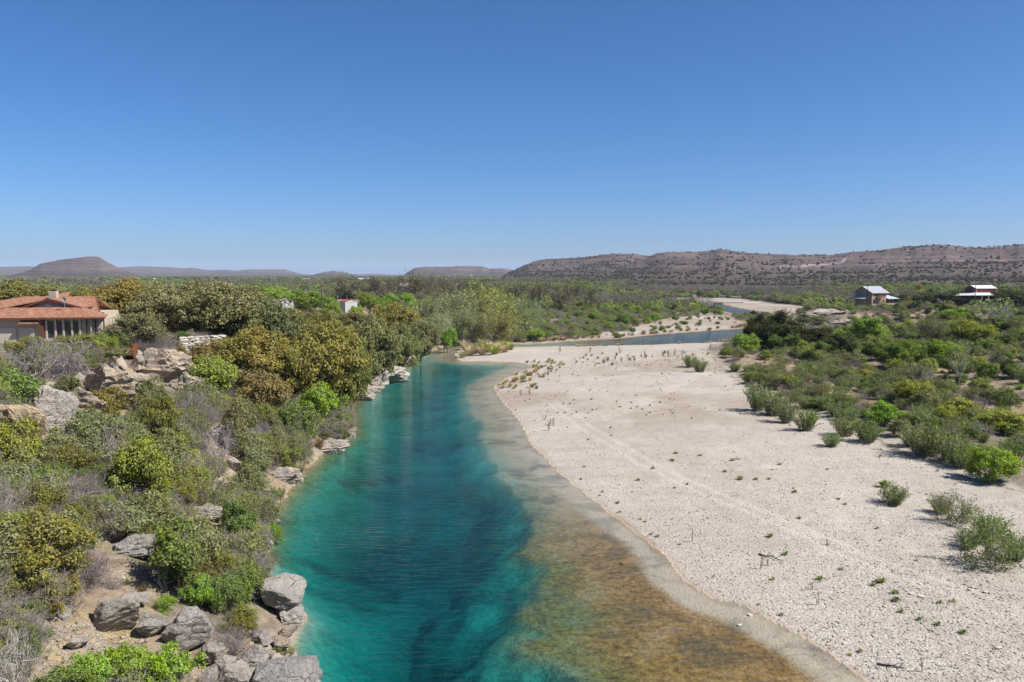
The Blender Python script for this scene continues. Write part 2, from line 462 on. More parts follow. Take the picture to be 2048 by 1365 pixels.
def shingle_mat():
    m, nt = new_mat('terracotta_shingle'); g = NT(nt)
    co = g.n('ShaderNodeTexCoord').outputs['Object']
    v = g.n('ShaderNodeTexVoronoi'); v.inputs['Scale'].default_value = 3.2; g.l(co, v.inputs['Vector'])
    sp = g.n('ShaderNodeSeparateColor'); g.l(v.outputs['Color'], sp.inputs[0])
    c = g.ramp(sp.outputs[0], [(0.0, (0.174, 0.077, 0.046)), (0.5, (0.239, 0.115, 0.068)), (1.0, (0.302, 0.164, 0.108))])
    c = g.mix(g.rng(g.noise(co, 0.5, 3), 0.4, 0.7, 0, 0.35), c, (0.193, 0.112, 0.080))
    g.out(g.principled(c, 0.9, g.bump(v.outputs['Distance'], 0.5, 0.08), 0.15)); return m
M['shingle'] = shingle_mat()

# ------------------------------------------------------------------ the lie of the land
def W(pts, z=0.0): return [tuple(at(px, py, z)) for px, py in pts]
LEFT_SHORE = W([(1000, 3600), (760, 1900), (640, 1500), (598, 1365), (578, 1290), (606, 1235), (566, 1195), (532, 1150), (530, 1085), (556, 1010), (598, 952), (648, 906), (706, 868),
                (700, 815), (730, 776), (790, 752), (806, 726), (846, 707), (880, 697), (905, 691)])
NORTH_SHORE = W([(905, 691), (960, 687), (1060, 688), (1150, 682), (1240, 678), (1300, 671), (1440, 661), (1520, 655), (1590, 650)])
RIGHT_SHORE = W([(2600, 2300), (1850, 1440), (1735, 1365), (1655, 1305), (1570, 1255), (1495, 1216), (1420, 1196), (1365, 1160), (1335, 1115), (1265, 1062), (1195, 1008), (1120, 948),
                 (1062, 888), (1042, 845), (1004, 802), (988, 775), (1014, 756), (1050, 741), (1066, 733), (1040, 726), (990, 724), (930, 724), (916, 720),
                 (912, 708), (922, 697), (1020, 695), (1200, 692), (1300, 690), (1430, 685), (1475, 674), (1530, 662.5), (1590, 655), (1660, 650.5)])
POOL = LEFT_SHORE + NORTH_SHORE[1:] + [tuple(at(1690, 652))] + RIGHT_SHORE[::-1]
UPPER = W([(1590, 651), (1535, 637), (1480, 629.5), (1435, 622), (1402, 613), (1396, 609), (1330, 606.5), (1330, 604), (1425, 603.5), (1448, 604), (1450, 610), (1474, 616), (1510, 622), (1570, 631), (1640, 640), (1720, 650), (1690, 654)])
FAR_W = W([(1378, 588.5), (1420, 590), (1462, 593.8), (1500, 597), (1480, 598), (1440, 596), (1390, 592)])
EDGE = W([(3200, 1290), (2300, 1050), (2060, 985), (1940, 955), (1830, 915), (1740, 872), (1650, 838), (1560, 800), (1490, 770), (1440, 728), (1425, 712), (1405, 698), (1432, 690), (1480, 677), (1535, 665.5), (1595, 657.5), (1670, 652.5), (1800, 640)], 0.8)
BAR = RIGHT_SHORE[:25] + EDGE[::-1]
BAR = RIGHT_SHORE + EDGE[::-1][3:]
GRAVEL2 = W([(1030, 693), (1150, 684), (1240, 679), (1300, 672), (1440, 661), (1500, 655), (1490, 641), (1440, 632), (1390, 632), (1330, 643), (1285, 652), (1255, 662), (1180, 676)], 0.3)
GRAVEL3 = W([(1300, 606), (1330, 600), (1400, 596), (1480, 598), (1540, 608), (1600, 614), (1610, 622), (1570, 628), (1510, 621), (1470, 615), (1432, 609), (1330, 609)], 0.3)
GRAVEL4 = W([(1382, 588), (1400, 594), (1395, 597), (1380, 595)], 0.3)
TRACK = W([(1090, 790), (1130, 820), (1200, 868), (1300, 925), (1420, 982), (1540, 1035), (1680, 1095), (1850, 1165), (2048, 1240), (2300, 1340)], 0.6)
TRACK2 = W([(1430, 740), (1360, 770), (1280, 810), (1200, 840), (1130, 820)], 0.6)

_ly = np.array([p[1] for p in LEFT_SHORE]); _lx = np.array([p[0] for p in LEFT_SHORE])
_o = np.argsort(_ly); _ly, _lx = _ly[_o], _lx[_o]
BW_Y = np.array([0, 40, 60, 80, 95, 110, 130, 150, 175, 200, 240, 300])
BW_W = np.array([22, 22, 21, 22, 22, 21, 17, 14, 13, 12, 12, 14])
BW_H = np.array([11.5, 11.8, 12.2, 12.6, 12.8, 12.2, 10.8, 9.6, 8.8, 8.2, 7.6, 7.6])
PROM = atd(1665, 632, 308)

def xs_left(y): return np.interp(y, _ly, _lx)

def land(x, y, full=False):
    x = np.asarray(x, float); y = np.asarray(y, float)
    sp = sdist(x, y, POOL); su = sdist(x, y, UPPER); sf = sdist(x, y, FAR_W)
    sp = sp + (fbm(x * 0.45, y * 0.45, 51, 4) - 0.5) * 1.1 * (y < 260)
    sd = np.minimum(np.minimum(sp, su), sf)
    dL = dist_line(x, y, LEFT_SHORE); dN = dist_line(x, y, NORTH_SHORE); dR = dist_line(x, y, RIGHT_SHORE)
    dE = dist_line(x, y, EDGE)
    n1 = fbm(x * 0.06, y * 0.06, 3, 4); n2 = fbm(x * 0.4, y * 0.4, 11, 4); n3 = fbm(x * 1.6, y * 1.6, 21, 3)
    dist = np.hypot(x, y)
    # ---- floor of the valley
    z = 0.02 + 0.05 * np.minimum(sd, 12) + 0.006 * np.clip(sd - 12, 0, 200)
    z = z + smooth(1, 14, sd) * ((n1 - 0.5) * 0.9 + (n2 - 0.5) * 0.28 + (n3 - 0.5) * 0.06)
    z = np.maximum(z, 0.012 + 0.02 * np.clip(sd, 0, 3))
    # ---- left bluff
    xs = xs_left(y)
    left = (x < xs + 2) & (y < 320) & (sp > 0)
    w = np.interp(y, BW_Y, BW_W) * (0.9 + 0.3 * fbm(y * 0.05, x * 0.0, 5, 3)); hr = np.interp(y, BW_Y, BW_H)
    t = np.clip(dL / w, 0, 1.0)
    tp = t + (n1 - 0.5) * 0.22 * smooth(0.05, 0.3, t) * (1 - smooth(0.95, 1.0, t))
    prof = np.interp(tp, [0, 0.05, 0.2, 0.4, 0.55, 0.7, 0.86, 0.93, 1.0], [0, 0.07, 0.2, 0.38, 0.52, 0.66, 0.82, 0.96, 1.0])
    zl = hr * prof
    stp = 1.7; q = zl / stp + (n1 - 0.5) * 1.2
    zst = (np.floor(q) + smooth(0.55, 0.95, q - np.floor(q)) - (n1 - 0.5) * 1.2) * stp
    km = smooth(0.40, 0.6, fbm(x * 0.11, y * 0.11, 41, 3)) * smooth(0.02, 0.1, t) * (1 - smooth(0.95, 1.0, t))
    zl = zl * (1 - 0.8 * km) + zst * 0.8 * km
    zl = zl + (n2 - 0.5) * 0.7 * smooth(0.0, 0.12, t) + (n3 - 0.5) * 0.25 * smooth(0.02, 0.1, t)
    zl = np.maximum(zl, 0.03) + 0.004 * np.clip(dL - w, 0, 400)
    # ---- plain upstream
    zp = 0.25 + 7.6 * smooth(12, 210, sd) + (n1 - 0.5) * 1.0 * smooth(5, 60, sd) + (n2 - 0.5) * 0.3
    zp = np.maximum(zp, 0.05)
    k = smooth(185, 270, y) * smooth(-160, -20, x - 0 * y) + smooth(270, 420, y)
    k = np.clip(k, 0, 1)
    zleft = zl * (1 - k) + zp * k
    north = ((x >= xs) | (y >= 320)) & (y > 200) & ~inside(x, y, BAR)
    z = np.where(left | ((x < xs) & (y < 320) & (sp > 0)), zleft, z)
    z = np.where((y >= 300) | ((y > 230) & (x > xs - 5) & (dN < dR) & (sp > 0)), np.maximum(zp, 0.05), z)
    # ---- right terrace
    rightside = (inside(x, y, EDGE + [(400, 330), (400, 40)]))
    dEe = np.where(rightside, dE, 0)
    rise = 6.6 * smooth(14, 120, dEe) + 0.5 * smooth(0, 6, dEe) + (n1 - 0.5) * 1.2 * smooth(4, 30, dEe) + (n2 - 0.5) * 0.4 * smooth(0, 4, dEe)
    mound = smooth(90, 124, x - (y - 308) * 0.15) * smooth(268, 303, y + (n1 - 0.5) * 14) * (1 - smooth(322, 337, y)) * (1 - 0.35 * smooth(150, 215, x))
    qs = 8.4 * mound + (n1 - 0.5) * 1.6 * mound
    bluffp = qs * 0.5 + 0.5 * (np.floor(qs / 1.5) + smooth(0.5, 0.9, qs / 1.5 - np.floor(qs / 1.5))) * 1.5
    z = np.where(rightside, np.minimum(z, 1.2) + np.maximum(rise, 0), z)
    z = np.where(sd > 0, np.maximum(z, np.where(sd > 1, bluffp * smooth(0, 9, sd), 0)), z)
    # right of everything: terrace goes on
    rt = smooth(150, 260, x - 0.25 * y) * smooth(8, 70, sd)
    z = np.where((sd > 0) & (y > 250), z * (1 - rt) + np.maximum(z, 7.6 + (n1 - 0.5) * 1.2) * rt, z)
    # ---- far plain
    z = z + np.where(sd > 0, 2.6 * smooth(700, 2600, dist) * smooth(20, 120, sd), 0)
    # ---- river bed
    bL = np.interp(dL, [0, 0.6, 2, 5, 9], [0, 0.35, 1.1, 2.8, 4.4])
    dRe = dR * np.interp(y, [38, 46, 60, 80, 200], [0.60, 0.70, 1.0, 1.7, 1.9]) + ((n1 - 0.5) * 6.0 + (fbm(x * 0.22, y * 0.22, 57, 3) - 0.5) * 5.0) * smooth(3, 9, dR)
    bR = np.interp(dRe, [0, 1.2, 3, 7, 10, 13, 18], [0, 0.02, 0.05, 0.12, 0.35, 1.9, 4.4])
    bN = np.interp(dN, [0, 1, 4, 10, 60], [0, 0.3, 0.9, 1.8, 6.0])
    dep = np.minimum(np.minimum(bL, bR), bN)
    sc = np.clip(np.interp(y, [0, 45, 75, 120, 180, 235, 300], [1.05, 1.0, 0.56, 0.27, 0.16, 0.11, 0.1]), 0, 2)
    dep = dep * sc * (0.72 + 0.56 * fbm(x * 0.12, y * 0.12, 61, 3)) + (n2 - 0.5) * 0.4 * smooth(1.0, 4, dep) + (n3 - 0.5) * 0.12 * smooth(0.3, 1.2, dep)
    branch = smooth(5, 45, x) * smooth(225, 245, y)
    dep = dep * (1 - branch) + np.minimum(dep, 0.07) * branch
    dep = np.where(su < 0, np.minimum(-su * 0.02, 0.06), np.where(sf < 0, 0.05, np.maximum(dep, 0.012)))
    z = np.where(sd < 0, -dep, z)
    # ---- tyre ruts
    dT = np.minimum(dist_line(x, y, TRACK), dist_line(x, y, TRACK2) + 0.2)
    rut = np.exp(-((np.abs(dT - 0.85)) / 0.32) ** 2)
    z = z - 0.07 * rut * (sd > 1) * (n2 > 0.3)
    if not full: return z
    jit = (n2 - 0.5) * 3.2
    inb = inside(x, y, BAR)
    dB = np.minimum(dR, dE)
    gravel = np.where(inb & (sd > 0), smooth(-1.0, 1.2, np.where(dR < dE, 5, dE) + jit), np.where(rightside & (dE < 8), smooth(5, 0, dE + jit * 2.0) * 0.8, 0))
    for P, nz in ((GRAVEL2, 4), (GRAVEL3, 5), (GRAVEL4, 3)):
        gravel = np.maximum(gravel, smooth(nz, -nz * 0.3, sdist(x, y, P) + (n1 - 0.5) * 16) * (sd > 0))
    gravel = np.where(left & (sd > 0), 0, gravel)
    bed = np.where(sd < 0, 1.0, smooth(0.0, -0.02, sd))
    track = np.clip(rut + 0.35 * np.exp(-(dT / 1.2) ** 2), 0, 1) * inb
    algae = np.where(sd < 0, smooth(1.3, 2.6, dR + (n1 - 0.5) * 3.0) * (1 - smooth(9, 13, dRe + (n1 - .5) * 4)) * (0.25 + 0.75 * smooth(88, 58, y)), 0)
    algae = np.maximum(algae, np.where((sd < 0) & (y > 60), 0.75 * smooth(3.5, 0.8, dL), 0))
    algae = np.maximum(algae, np.where(sd < 0, 2.0 * np.maximum(branch, (su < 0) | (sf < 0)), 0))
    wet = smooth(0.75, 0.1, np.abs(sd - 0.05) * (0.5 + 1.6 * n2) + (n3 - .5) * 0.25) * (dR < 2.5) * (~left) * (0.35 + 0.65 * smooth(0.35, 0.6, n1))
    dry = np.where(inb, smooth(0.52, 0.72, fbm(x * 0.05 + 4, y * 0.05, 71, 3)) * smooth(95, 130, y) * 0.9, smooth(0.42, 0.6, fbm(x * 0.03, y * 0.03, 73, 3)))
    dry = np.maximum(dry, np.exp(-((sd - 2.5) / 2.5) ** 2) * (y > 180) * (sd > 0) * (~inb) * 0.9)
    far = smooth(480, 750, dist)
    return z, sd, gravel, bed, track, dry, algae, wet, far, left, inb

def hz(x, y): return float(land(np.array([x]), np.array([y]))[0])

_rr = np.geomspace(26, 3500, 2600)
def ground(px, py):                         # where the line of sight through a photo point meets the land
    d = ray(px, py); d = d / d[1]
    P = np.outer(_rr, d)
    h = land(P[:, 0], P[:, 1])
    below = (CAMZ + P[:, 2]) <= np.maximum(h, 0.0)
    i = int(np.argmax(below)) if below.any() else len(_rr) - 1
    return np.array([P[i, 0], P[i, 1], h[i]])

def build_land():
    th = np.concatenate([np.arange(-180, -44, 4.0), np.arange(-44, -38, 0.8), np.arange(-38, 38.01, 0.19), np.arange(38.8, 44, 0.8), np.arange(44, 180.1, 4.0)])
    th = np.unique(np.round(th, 3)); th = th[th < 179.9]
    rr = np.concatenate([[0.5], np.geomspace(4, 26, 14)[:-1], np.geomspace(26, 520, 560)[:-1], np.geomspace(520, 22000, 120)])
    T, Rr = np.meshgrid(np.radians(th), rr)
    x, y = (Rr * np.sin(T)).ravel(), (Rr * np.cos(T)).ravel()
    z, sd, gravel, bed, track, dry, algae, wet, far, left, inb = land(x, y, True)
    nr, nt = Rr.shape
    Z = z.reshape(nr, nt)
    gz_r = np.gradient(Z, axis=0) / np.maximum(np.gradient(Rr, axis=0), 1e-3)
    gz_t = np.gradient(Z, axis=1) / np.maximum(np.gradient(T, axis=1) * Rr, 1e-3)
    slope = np.hypot(gz_r, gz_t).ravel()
    rock = smooth(0.75, 1.35, slope + (fbm(x * 0.3, y * 0.3, 91, 3) - 0.5) * 0.9) * (sd > 0.3) * (np.hypot(x, y) < 420)
    rock = np.maximum(rock, np.where(left & (sd > 0), smooth(1.2, 0.2, sd + (fbm(x * 0.25, y * 0.25, 97, 3) - 0.5) * 5) * 0.8, 0))
    i = np.arange(nr - 1)[:, None] * nt + np.arange(nt)[None, :]
    j = np.arange(nr - 1)[:, None] * nt + (np.arange(nt)[None, :] + 1) % nt
    F = np.stack([i, i + nt, j + nt, j], -1).reshape(-1, 4)[:, ::-1]
    V = np.stack([x, y, z], 1)
    m1 = np.stack([gravel, bed, track, dry], 1); m2 = np.stack([rock, algae, wet, far], 1)
    wet_f = (sd[F] < 0).sum(1) >= 3
    bar_f = (~wet_f) & (inb[F].sum(1) >= 3)
    for nm, sel in (('riverbed', wet_f), ('gravel_bar', bar_f), ('ground', ~(wet_f | bar_f))):
        f = F[sel]; u, inv = np.unique(f, return_inverse=True)
        me = mesh_np(nm, V[u], inv.reshape(f.shape), M['ground'], True, {'mask': ('FLOAT_COLOR', m1[u]), 'mask2': ('FLOAT_COLOR', m2[u])})
        o = obj(nm, me)
        lab = {'riverbed': 'pale limestone river bed with ochre algae seen through the water', 'gravel_bar': 'wide white gravel bar beside the river', 'ground': 'brush covered ground of bluff, terraces and plain'}[nm]
        tag(o, lab, None, None, 'structure')
build_land()

# water: one closed body, its bed and banks are the land
wb = MB().box(-160, 330, 5, 1000, -9.0, 0.0)
river = wb.build('river', M['water'])
tag(river, 'clear turquoise river winding up the valley', None, None, 'structure')

# ------------------------------------------------------------------ hills on the skyline
def hill(name, label, sil, dist, foot, rough=1.0, base=10.0, steps=8.0, back=600, nth=260, nr=46, road=None, seed=1):
    pxs = np.array([p[0] for p in sil], float); pys = np.array([p[1] for p in sil], float)
    cols = np.linspace(pxs[0], pxs[-1], nth)
    top = np.interp(cols, pxs, pys)
    k = np.array([ray(c, t) for c, t in zip(cols, top)]); k = k / k[:, 1:2]
    dd = np.interp(cols, *dist) if isinstance(dist, tuple) else np.full(nth, float(dist))
    ff = np.interp(cols, *foot) if isinstance(foot, tuple) else np.full(nth, float(foot))
    dd = dd + (fbm(cols * 0.02, cols * 0, seed, 3) - 0.5) * 0.10 * dd * rough
    crest = CAMZ + k[:, 2] * dd
    V, A = [], []
    for a in range(nr):
        t = a / (nr - 1)
        if t <= 0.8:
            s = t / 0.8
            yy = ff + (dd - ff) * s
            xx = k[:, 0] * yy
            spur = fbm(xx * 0.006 * 1500 / dd.mean(), yy * 0.004 * 1500 / dd.mean(), seed + 5, 4)
            sp = np.clip(s + (spur - 0.5) * 0.45 * np.sin(math.pi * s) * rough, 0, 1)
            pr = np.interp(sp, [0, 0.25, 0.5, 0.75, 0.9, 1], [0, 0.10, 0.32, 0.66, 0.9, 1.0])
            h = base + (crest - base) * pr
            q = h / steps + (spur - 0.5) * 0.8
            hs = (np.floor(q) + smooth(0.45, 0.9, q - np.floor(q)) - (spur - 0.5) * 0.8) * steps
            h = h * 0.35 + hs * 0.65 if s < 0.985 else crest
            h = np.minimum(h, crest + 0.4 + (yy - dd) * 0.0)
            zline = CAMZ + k[:, 2] * yy
            h = np.minimum(h, np.maximum(zline, base)) if s > 0.5 else np.minimum(h, np.maximum(zline, base))
            if a == 0: h = np.full(nth, base - 6.0)
        else:
            s = (t - 0.8) / 0.2
            yy = dd + back * s; xx = k[:, 0] * yy
            h = crest - 2.0 * s - (crest - base + 8) * s * s
        V.append(np.stack([xx, yy, h], 1))
        rd = np.zeros(nth)
        if road is not None:
            ys_px = 682.5 - FPX * ((h - CAMZ) * math.cos(PITCH) + yy * math.sin(PITCH)) / (yy * math.cos(PITCH) - (h - CAMZ) * math.sin(PITCH))
            dl = dist_line(cols, ys_px * 2.0, [(p[0], p[1] * 2.0) for p in road])
            rd = smooth(3.6, 1.0, dl)
        A.append(rd)
    V = np.concatenate(V); A = np.concatenate(A)
    i = np.arange(nr - 1)[:, None] * nth + np.arange(nth - 1)[None, :]
    F = np.stack([i, i + 1, i + nth + 1, i + nth], -1).reshape(-1, 4)
    o = obj(name, mesh_np(name, V, F, M['hill'], True, {'road': ('FLOAT', A)}))
    tag(o, label, None, None, 'structure')
    return V.reshape(nr, nth, 3)

hillV = {}
hillV['back'] = hill('hill', 'grey brown ridge rising behind the bare trees right of centre',
    [(985, 560), (1005, 553), (1020, 545), (1050, 530), (1080, 520), (1130, 517), (1180, 514), (1230, 508), (1262, 508), (1300, 514), (1340, 520), (1400, 535), (1450, 556)], 2300, 1350, 1.0, 10, 9, 900, 240, 44, seed=3)
hillV['main'] = hill('hill', 'long purple grey scrubby ridge across the right skyline with a dirt track',
    [(1150, 563), (1200, 551), (1250, 532), (1290, 517), (1312, 507), (1340, 504), (1400, 504), (1440, 499), (1480, 505), (1530, 508), (1600, 511), (1660, 511), (1700, 505), (1760, 501), (1800, 495),
     (1870, 490), (1910, 492), (1950, 496), (2000, 493), (2048, 489), (2200, 478), (2500, 482), (3200, 500)], ([1150, 1300, 2050, 3200], [1750, 1800, 1650, 1500]), ([1150, 1300, 2050, 3200], [1150, 1000, 760, 640]), 1.0, 10, 8, 700, 520, 60,
    road=[(1560, 534), (1610, 531), (1660, 529), (1682, 526), (1690, 520), (1684, 518)], seed=8)
hillV['mesa'] = hill('hill', 'flat topped mesa with a pale cliff behind the tile roofed house',
    [(-10, 561), (25, 551), (60, 540), (80, 528), (120, 520), (180, 513), (198, 514), (215, 525), (235, 535), (270, 549), (310, 560)], 3300, 2300, 0.7, 12, 14, 900, 160, 44, seed=13)
hill('hill', 'low far purple range along the left skyline',
    [(-700, 530), (-300, 536), (0, 534), (60, 533), (100, 536), (240, 535), (280, 533), (340, 535), (365, 537), (385, 536), (420, 541), (455, 540), (470, 542), (500, 539), (570, 539), (590, 545), (610, 550), (650, 558)], 7200, 5200, 0.7, 12, 22, 1800, 320, 36, seed=17)
hill('hill', 'small rounded blue grey hill between the far ranges',
    [(600, 559), (630, 549), (650, 544), (668, 542), (690, 546), (712, 551), (745, 559)], 5200, 4300, 0.5, 12, 30, 900, 100, 30, seed=23)
hill('hill', 'faint low blue ridge closing the valley in the far distance',
    [(560, 556), (610, 549), (650, 550), (720, 549), (760, 548), (800, 550), (850, 552), (900, 556)], 11000, 9000, 0.5, 12, 40, 2500, 140, 24, seed=29)
hill('hill', 'flat topped grey mesa at the centre of the skyline',
    [(790, 559), (808, 550), (818, 543), (830, 536), (850, 534), (905, 534), (915, 532), (965, 533), (978, 538), (1010, 537), (1030, 541), (1060, 549), (1100, 559)], 4600, 3500, 0.7, 12, 18, 1200, 180, 40, seed=31)

# haze: even air from just below the river to just above the highest ground
def build_haze():
    m, nt = new_mat('haze'); g = NT(nt)
    pv = g.n('ShaderNodeVolumePrincipled')
    pv.inputs['Color'].default_value = (0.66, 0.80, 1.0, 1)
    pv.inputs['Density'].default_value = 0.000045
    pv.inputs['Anisotropy'].default_value = 0.0
    o = g.n('ShaderNodeOutputMaterial'); g.l(pv.outputs[0], o.inputs['Volume'])
    h = MB().box(-24000, 24000, -24000, 24000, -14, 330).build('haze', m)
    tag(h, 'thin pale blue haze over the whole valley', 'haze', None, 'stuff')
USE_HAZE = True
if USE_HAZE: build_haze()
# ------------------------------------------------------------------ plant shapes
class Twigs:
    """thin tapered branches, all vectorised into one mesh at the end"""
    def __init__(s): s.a, s.b, s.ra, s.rb = [], [], [], []
    def add(s, a, b, ra, rb): s.a.append(a); s.b.append(b); s.ra.append(ra); s.rb.append(rb)
    def path(s, pts, r0, r1):
        n = len(pts) - 1
        for i in range(n):
            s.add(pts[i], pts[i + 1], r0 + (r1 - r0) * i / n, r0 + (r1 - r0) * (i + 1) / n)
    def mesh(s, name, sides=4):
        A, B = np.array(s.a), np.array(s.b); ra, rb = np.array(s.ra), np.array(s.rb)
        d = B - A; d /= np.linalg.norm(d, axis=1, keepdims=True) + 1e-9
        ref = np.where(np.abs(d[:, 2:3]) > 0.9, np.array([[1.0, 0, 0]]), np.array([[0, 0, 1.0]]))
        u = np.cross(d, ref); u /= np.linalg.norm(u, axis=1, keepdims=True); v = np.cross(d, u)
        V = []
        for c, r in ((A, ra), (B, rb)):
            for k in range(sides):
                w = 2 * math.pi * k / sides
                V.append(c + (u * math.cos(w) + v * math.sin(w)) * r[:, None])
        V = np.stack(V, 1); n = len(A)
        base = (np.arange(n) * 2 * sides)[:, None]
        F = np.concatenate([base + np.array([k, (k + 1) % sides, sides + (k + 1) % sides, sides + k]) for k in range(sides)])
        return mesh_np(name, V.reshape(-1, 3), F, M['bark'], sides > 3)

def leaf_mesh(name, C, N, size, asp=1.6, g=None, along=None, mat='leaf', shade=None):
    n = len(C); g = g or rng
    N = N / (np.linalg.norm(N, axis=1, keepdims=True) + 1e-9)
    if along is None: along = g.normal(size=(n, 3))
    u = along - (along * N).sum(1, keepdims=True) * N
    u /= np.linalg.norm(u, axis=1, keepdims=True) + 1e-9
    v = np.cross(N, u)
    s = (size * g.uniform(0.6, 1.4, n))[:, None]
    V = np.stack([C + u * s * asp * 0.5, C + v * s * 0.5, C - u * s * asp * 0.5, C - v * s * 0.5], 1).reshape(-1, 3)
    F = np.arange(n * 4).reshape(n, 4)
    lv = np.repeat(g.uniform(0, 1, n) if shade is None else shade, 4)
    return mesh_np(name, V, F, M[mat], False, {'lv': ('FLOAT', lv.astype(np.float32))})

def bez(a, b, c, n=5):
    t = np.linspace(0, 1, n)[:, None]
    return (1 - t) ** 2 * a + 2 * t * (1 - t) * b + t * t * c

def crown_plant(name, seed, h, w, nlobe, nleaf, size, low=0.25, asp=1.6, trunk_r=0.2, lobe_r=0.33, twigs=3, up=0.0, fill=0.55, flat=1.0, sides=5, stems=1, sub=7, sub_r=0.42, stray=0.06):
    """limbs end in lobes, each lobe is a handful of leaf clumps with gaps between"""
    g = np.random.default_rng(seed)
    zc = h * (low + (1 - low) * 0.42); rz_ = h * (1 - low) * 0.5
    cen, rad = [], []
    ell = 1 + g.uniform(-0.15, 0.15)
    for i in range(nlobe):
        ph = i * 2.39996 + g.uniform(-0.6, 0.6); ct = 1 - (i + 0.5) / nlobe * 1.6
        ct = np.clip(ct + g.uniform(-0.22, 0.22), -0.75, 1); st = math.sqrt(max(0, 1 - ct * ct))
        r = lobe_r * w * 0.5 * g.uniform(0.6, 1.4)
        k = g.uniform(0.5, 1.08)
        cen.append([math.cos(ph) * st * (w * 0.5 - r * 0.7) * k * ell, math.sin(ph) * st * (w * 0.5 - r * 0.7) * k / ell, zc + ct * max(rz_ - r * 0.55, 0.05) * g.uniform(0.7, 1.15)])
        rad.append(r)
    cen, rad = np.array(cen), np.array(rad)
    sc_, sr_ = [], []
    for c, r in zip(cen, rad):
        for k in range(sub):
            d = g.normal(size=3); d[2] += 0.35; d /= np.linalg.norm(d)
            sc_.append(c + d * r * g.uniform(0.35, 0.95) * np.array([1, 1, 0.85 * flat])); sr_.append(r * sub_r * g.uniform(0.55, 1.3))
    sc_, sr_ = np.array(sc_), np.array(sr_)
    wgt = sr_ ** 2 * g.uniform(0.4, 1.3, len(sr_)); cnt = g.multinomial(nleaf, wgt / wgt.sum())
    C, Nn, SH = [], [], []
    for c, r, m in zip(sc_, sr_, cnt):
        d = g.normal(size=(m, 3)); d /= np.linalg.norm(d, axis=1, keepdims=True)
        rr = r * (fill + (1 - fill) * g.uniform(0, 1, m)) * (1 + (g.uniform(0, 1, m) < stray * 3) * g.uniform(0, 0.9, m))
        C.append(c + d * rr[:, None] * np.array([1, 1, 0.8 * flat])); Nn.append(d + (c - np.array([0, 0, zc])) / w * 0.8); SH.append(np.clip(g.uniform(0, 1, m) * 0.8 + g.uniform(0, 0.2), 0, 1))
    C, Nn, SH = np.concatenate(C), np.concatenate(Nn), np.concatenate(SH)
    k = C[:, 2] > 0.03 * h; C, Nn, SH = C[k], Nn[k], SH[k]
    al = None
    if up: al = Nn * 0.6 + np.array([0, 0, up]) + g.normal(size=C.shape) * 0.3
    lm = leaf_mesh(name + '_crown', C, Nn + g.normal(size=C.shape) * 0.7 + np.array([0, 0, 0.25]), size, asp, g, al, 'leaf', SH)
    tw = Twigs()
    for s in range(stems):
        b0 = np.array([g.normal() * 0.06 * w, g.normal() * 0.06 * w, 0.0]) if stems > 1 else np.zeros(3)
        top = np.array([g.normal() * 0.06 * w, g.normal() * 0.06 * w, h * (low + 0.12)]) + b0 * 2
        tr = trunk_r / math.sqrt(stems)
        tw.path(bez(b0 - np.array([0, 0, 0.4]), (b0 + top) / 2 + g.normal(size=3) * 0.05 * h, top, 5), tr * 1.25, tr * 0.7)
        for c, r in list(zip(cen, rad))[s::stems]:
            st_ = b0 + (top - b0) * g.uniform(0.45, 1.0)
            mid = (st_ + c) / 2 + np.array([0, 0, -0.08 * h]) + g.normal(size=3) * 0.06 * w
            tw.path(bez(st_, mid, c, 5), tr * 0.5, tr * 0.18)
            for k in range(twigs):
                d = g.normal(size=3); d[2] = abs(d[2]) * 0.7; d /= np.linalg.norm(d)
                e = c + d * r * g.uniform(0.8, 1.3) * np.array([1, 1, 0.8 * flat])
                tw.path(bez(st_ + (c - st_) * g.uniform(0.6, 1.0), (c + e) / 2 + g.normal(size=3) * 0.06 * r, e, 3), tr * 0.17, tr * 0.06)
    return dict(wood=tw.mesh(name + '_trunk', sides), leaf=lm, h=h, w=w)

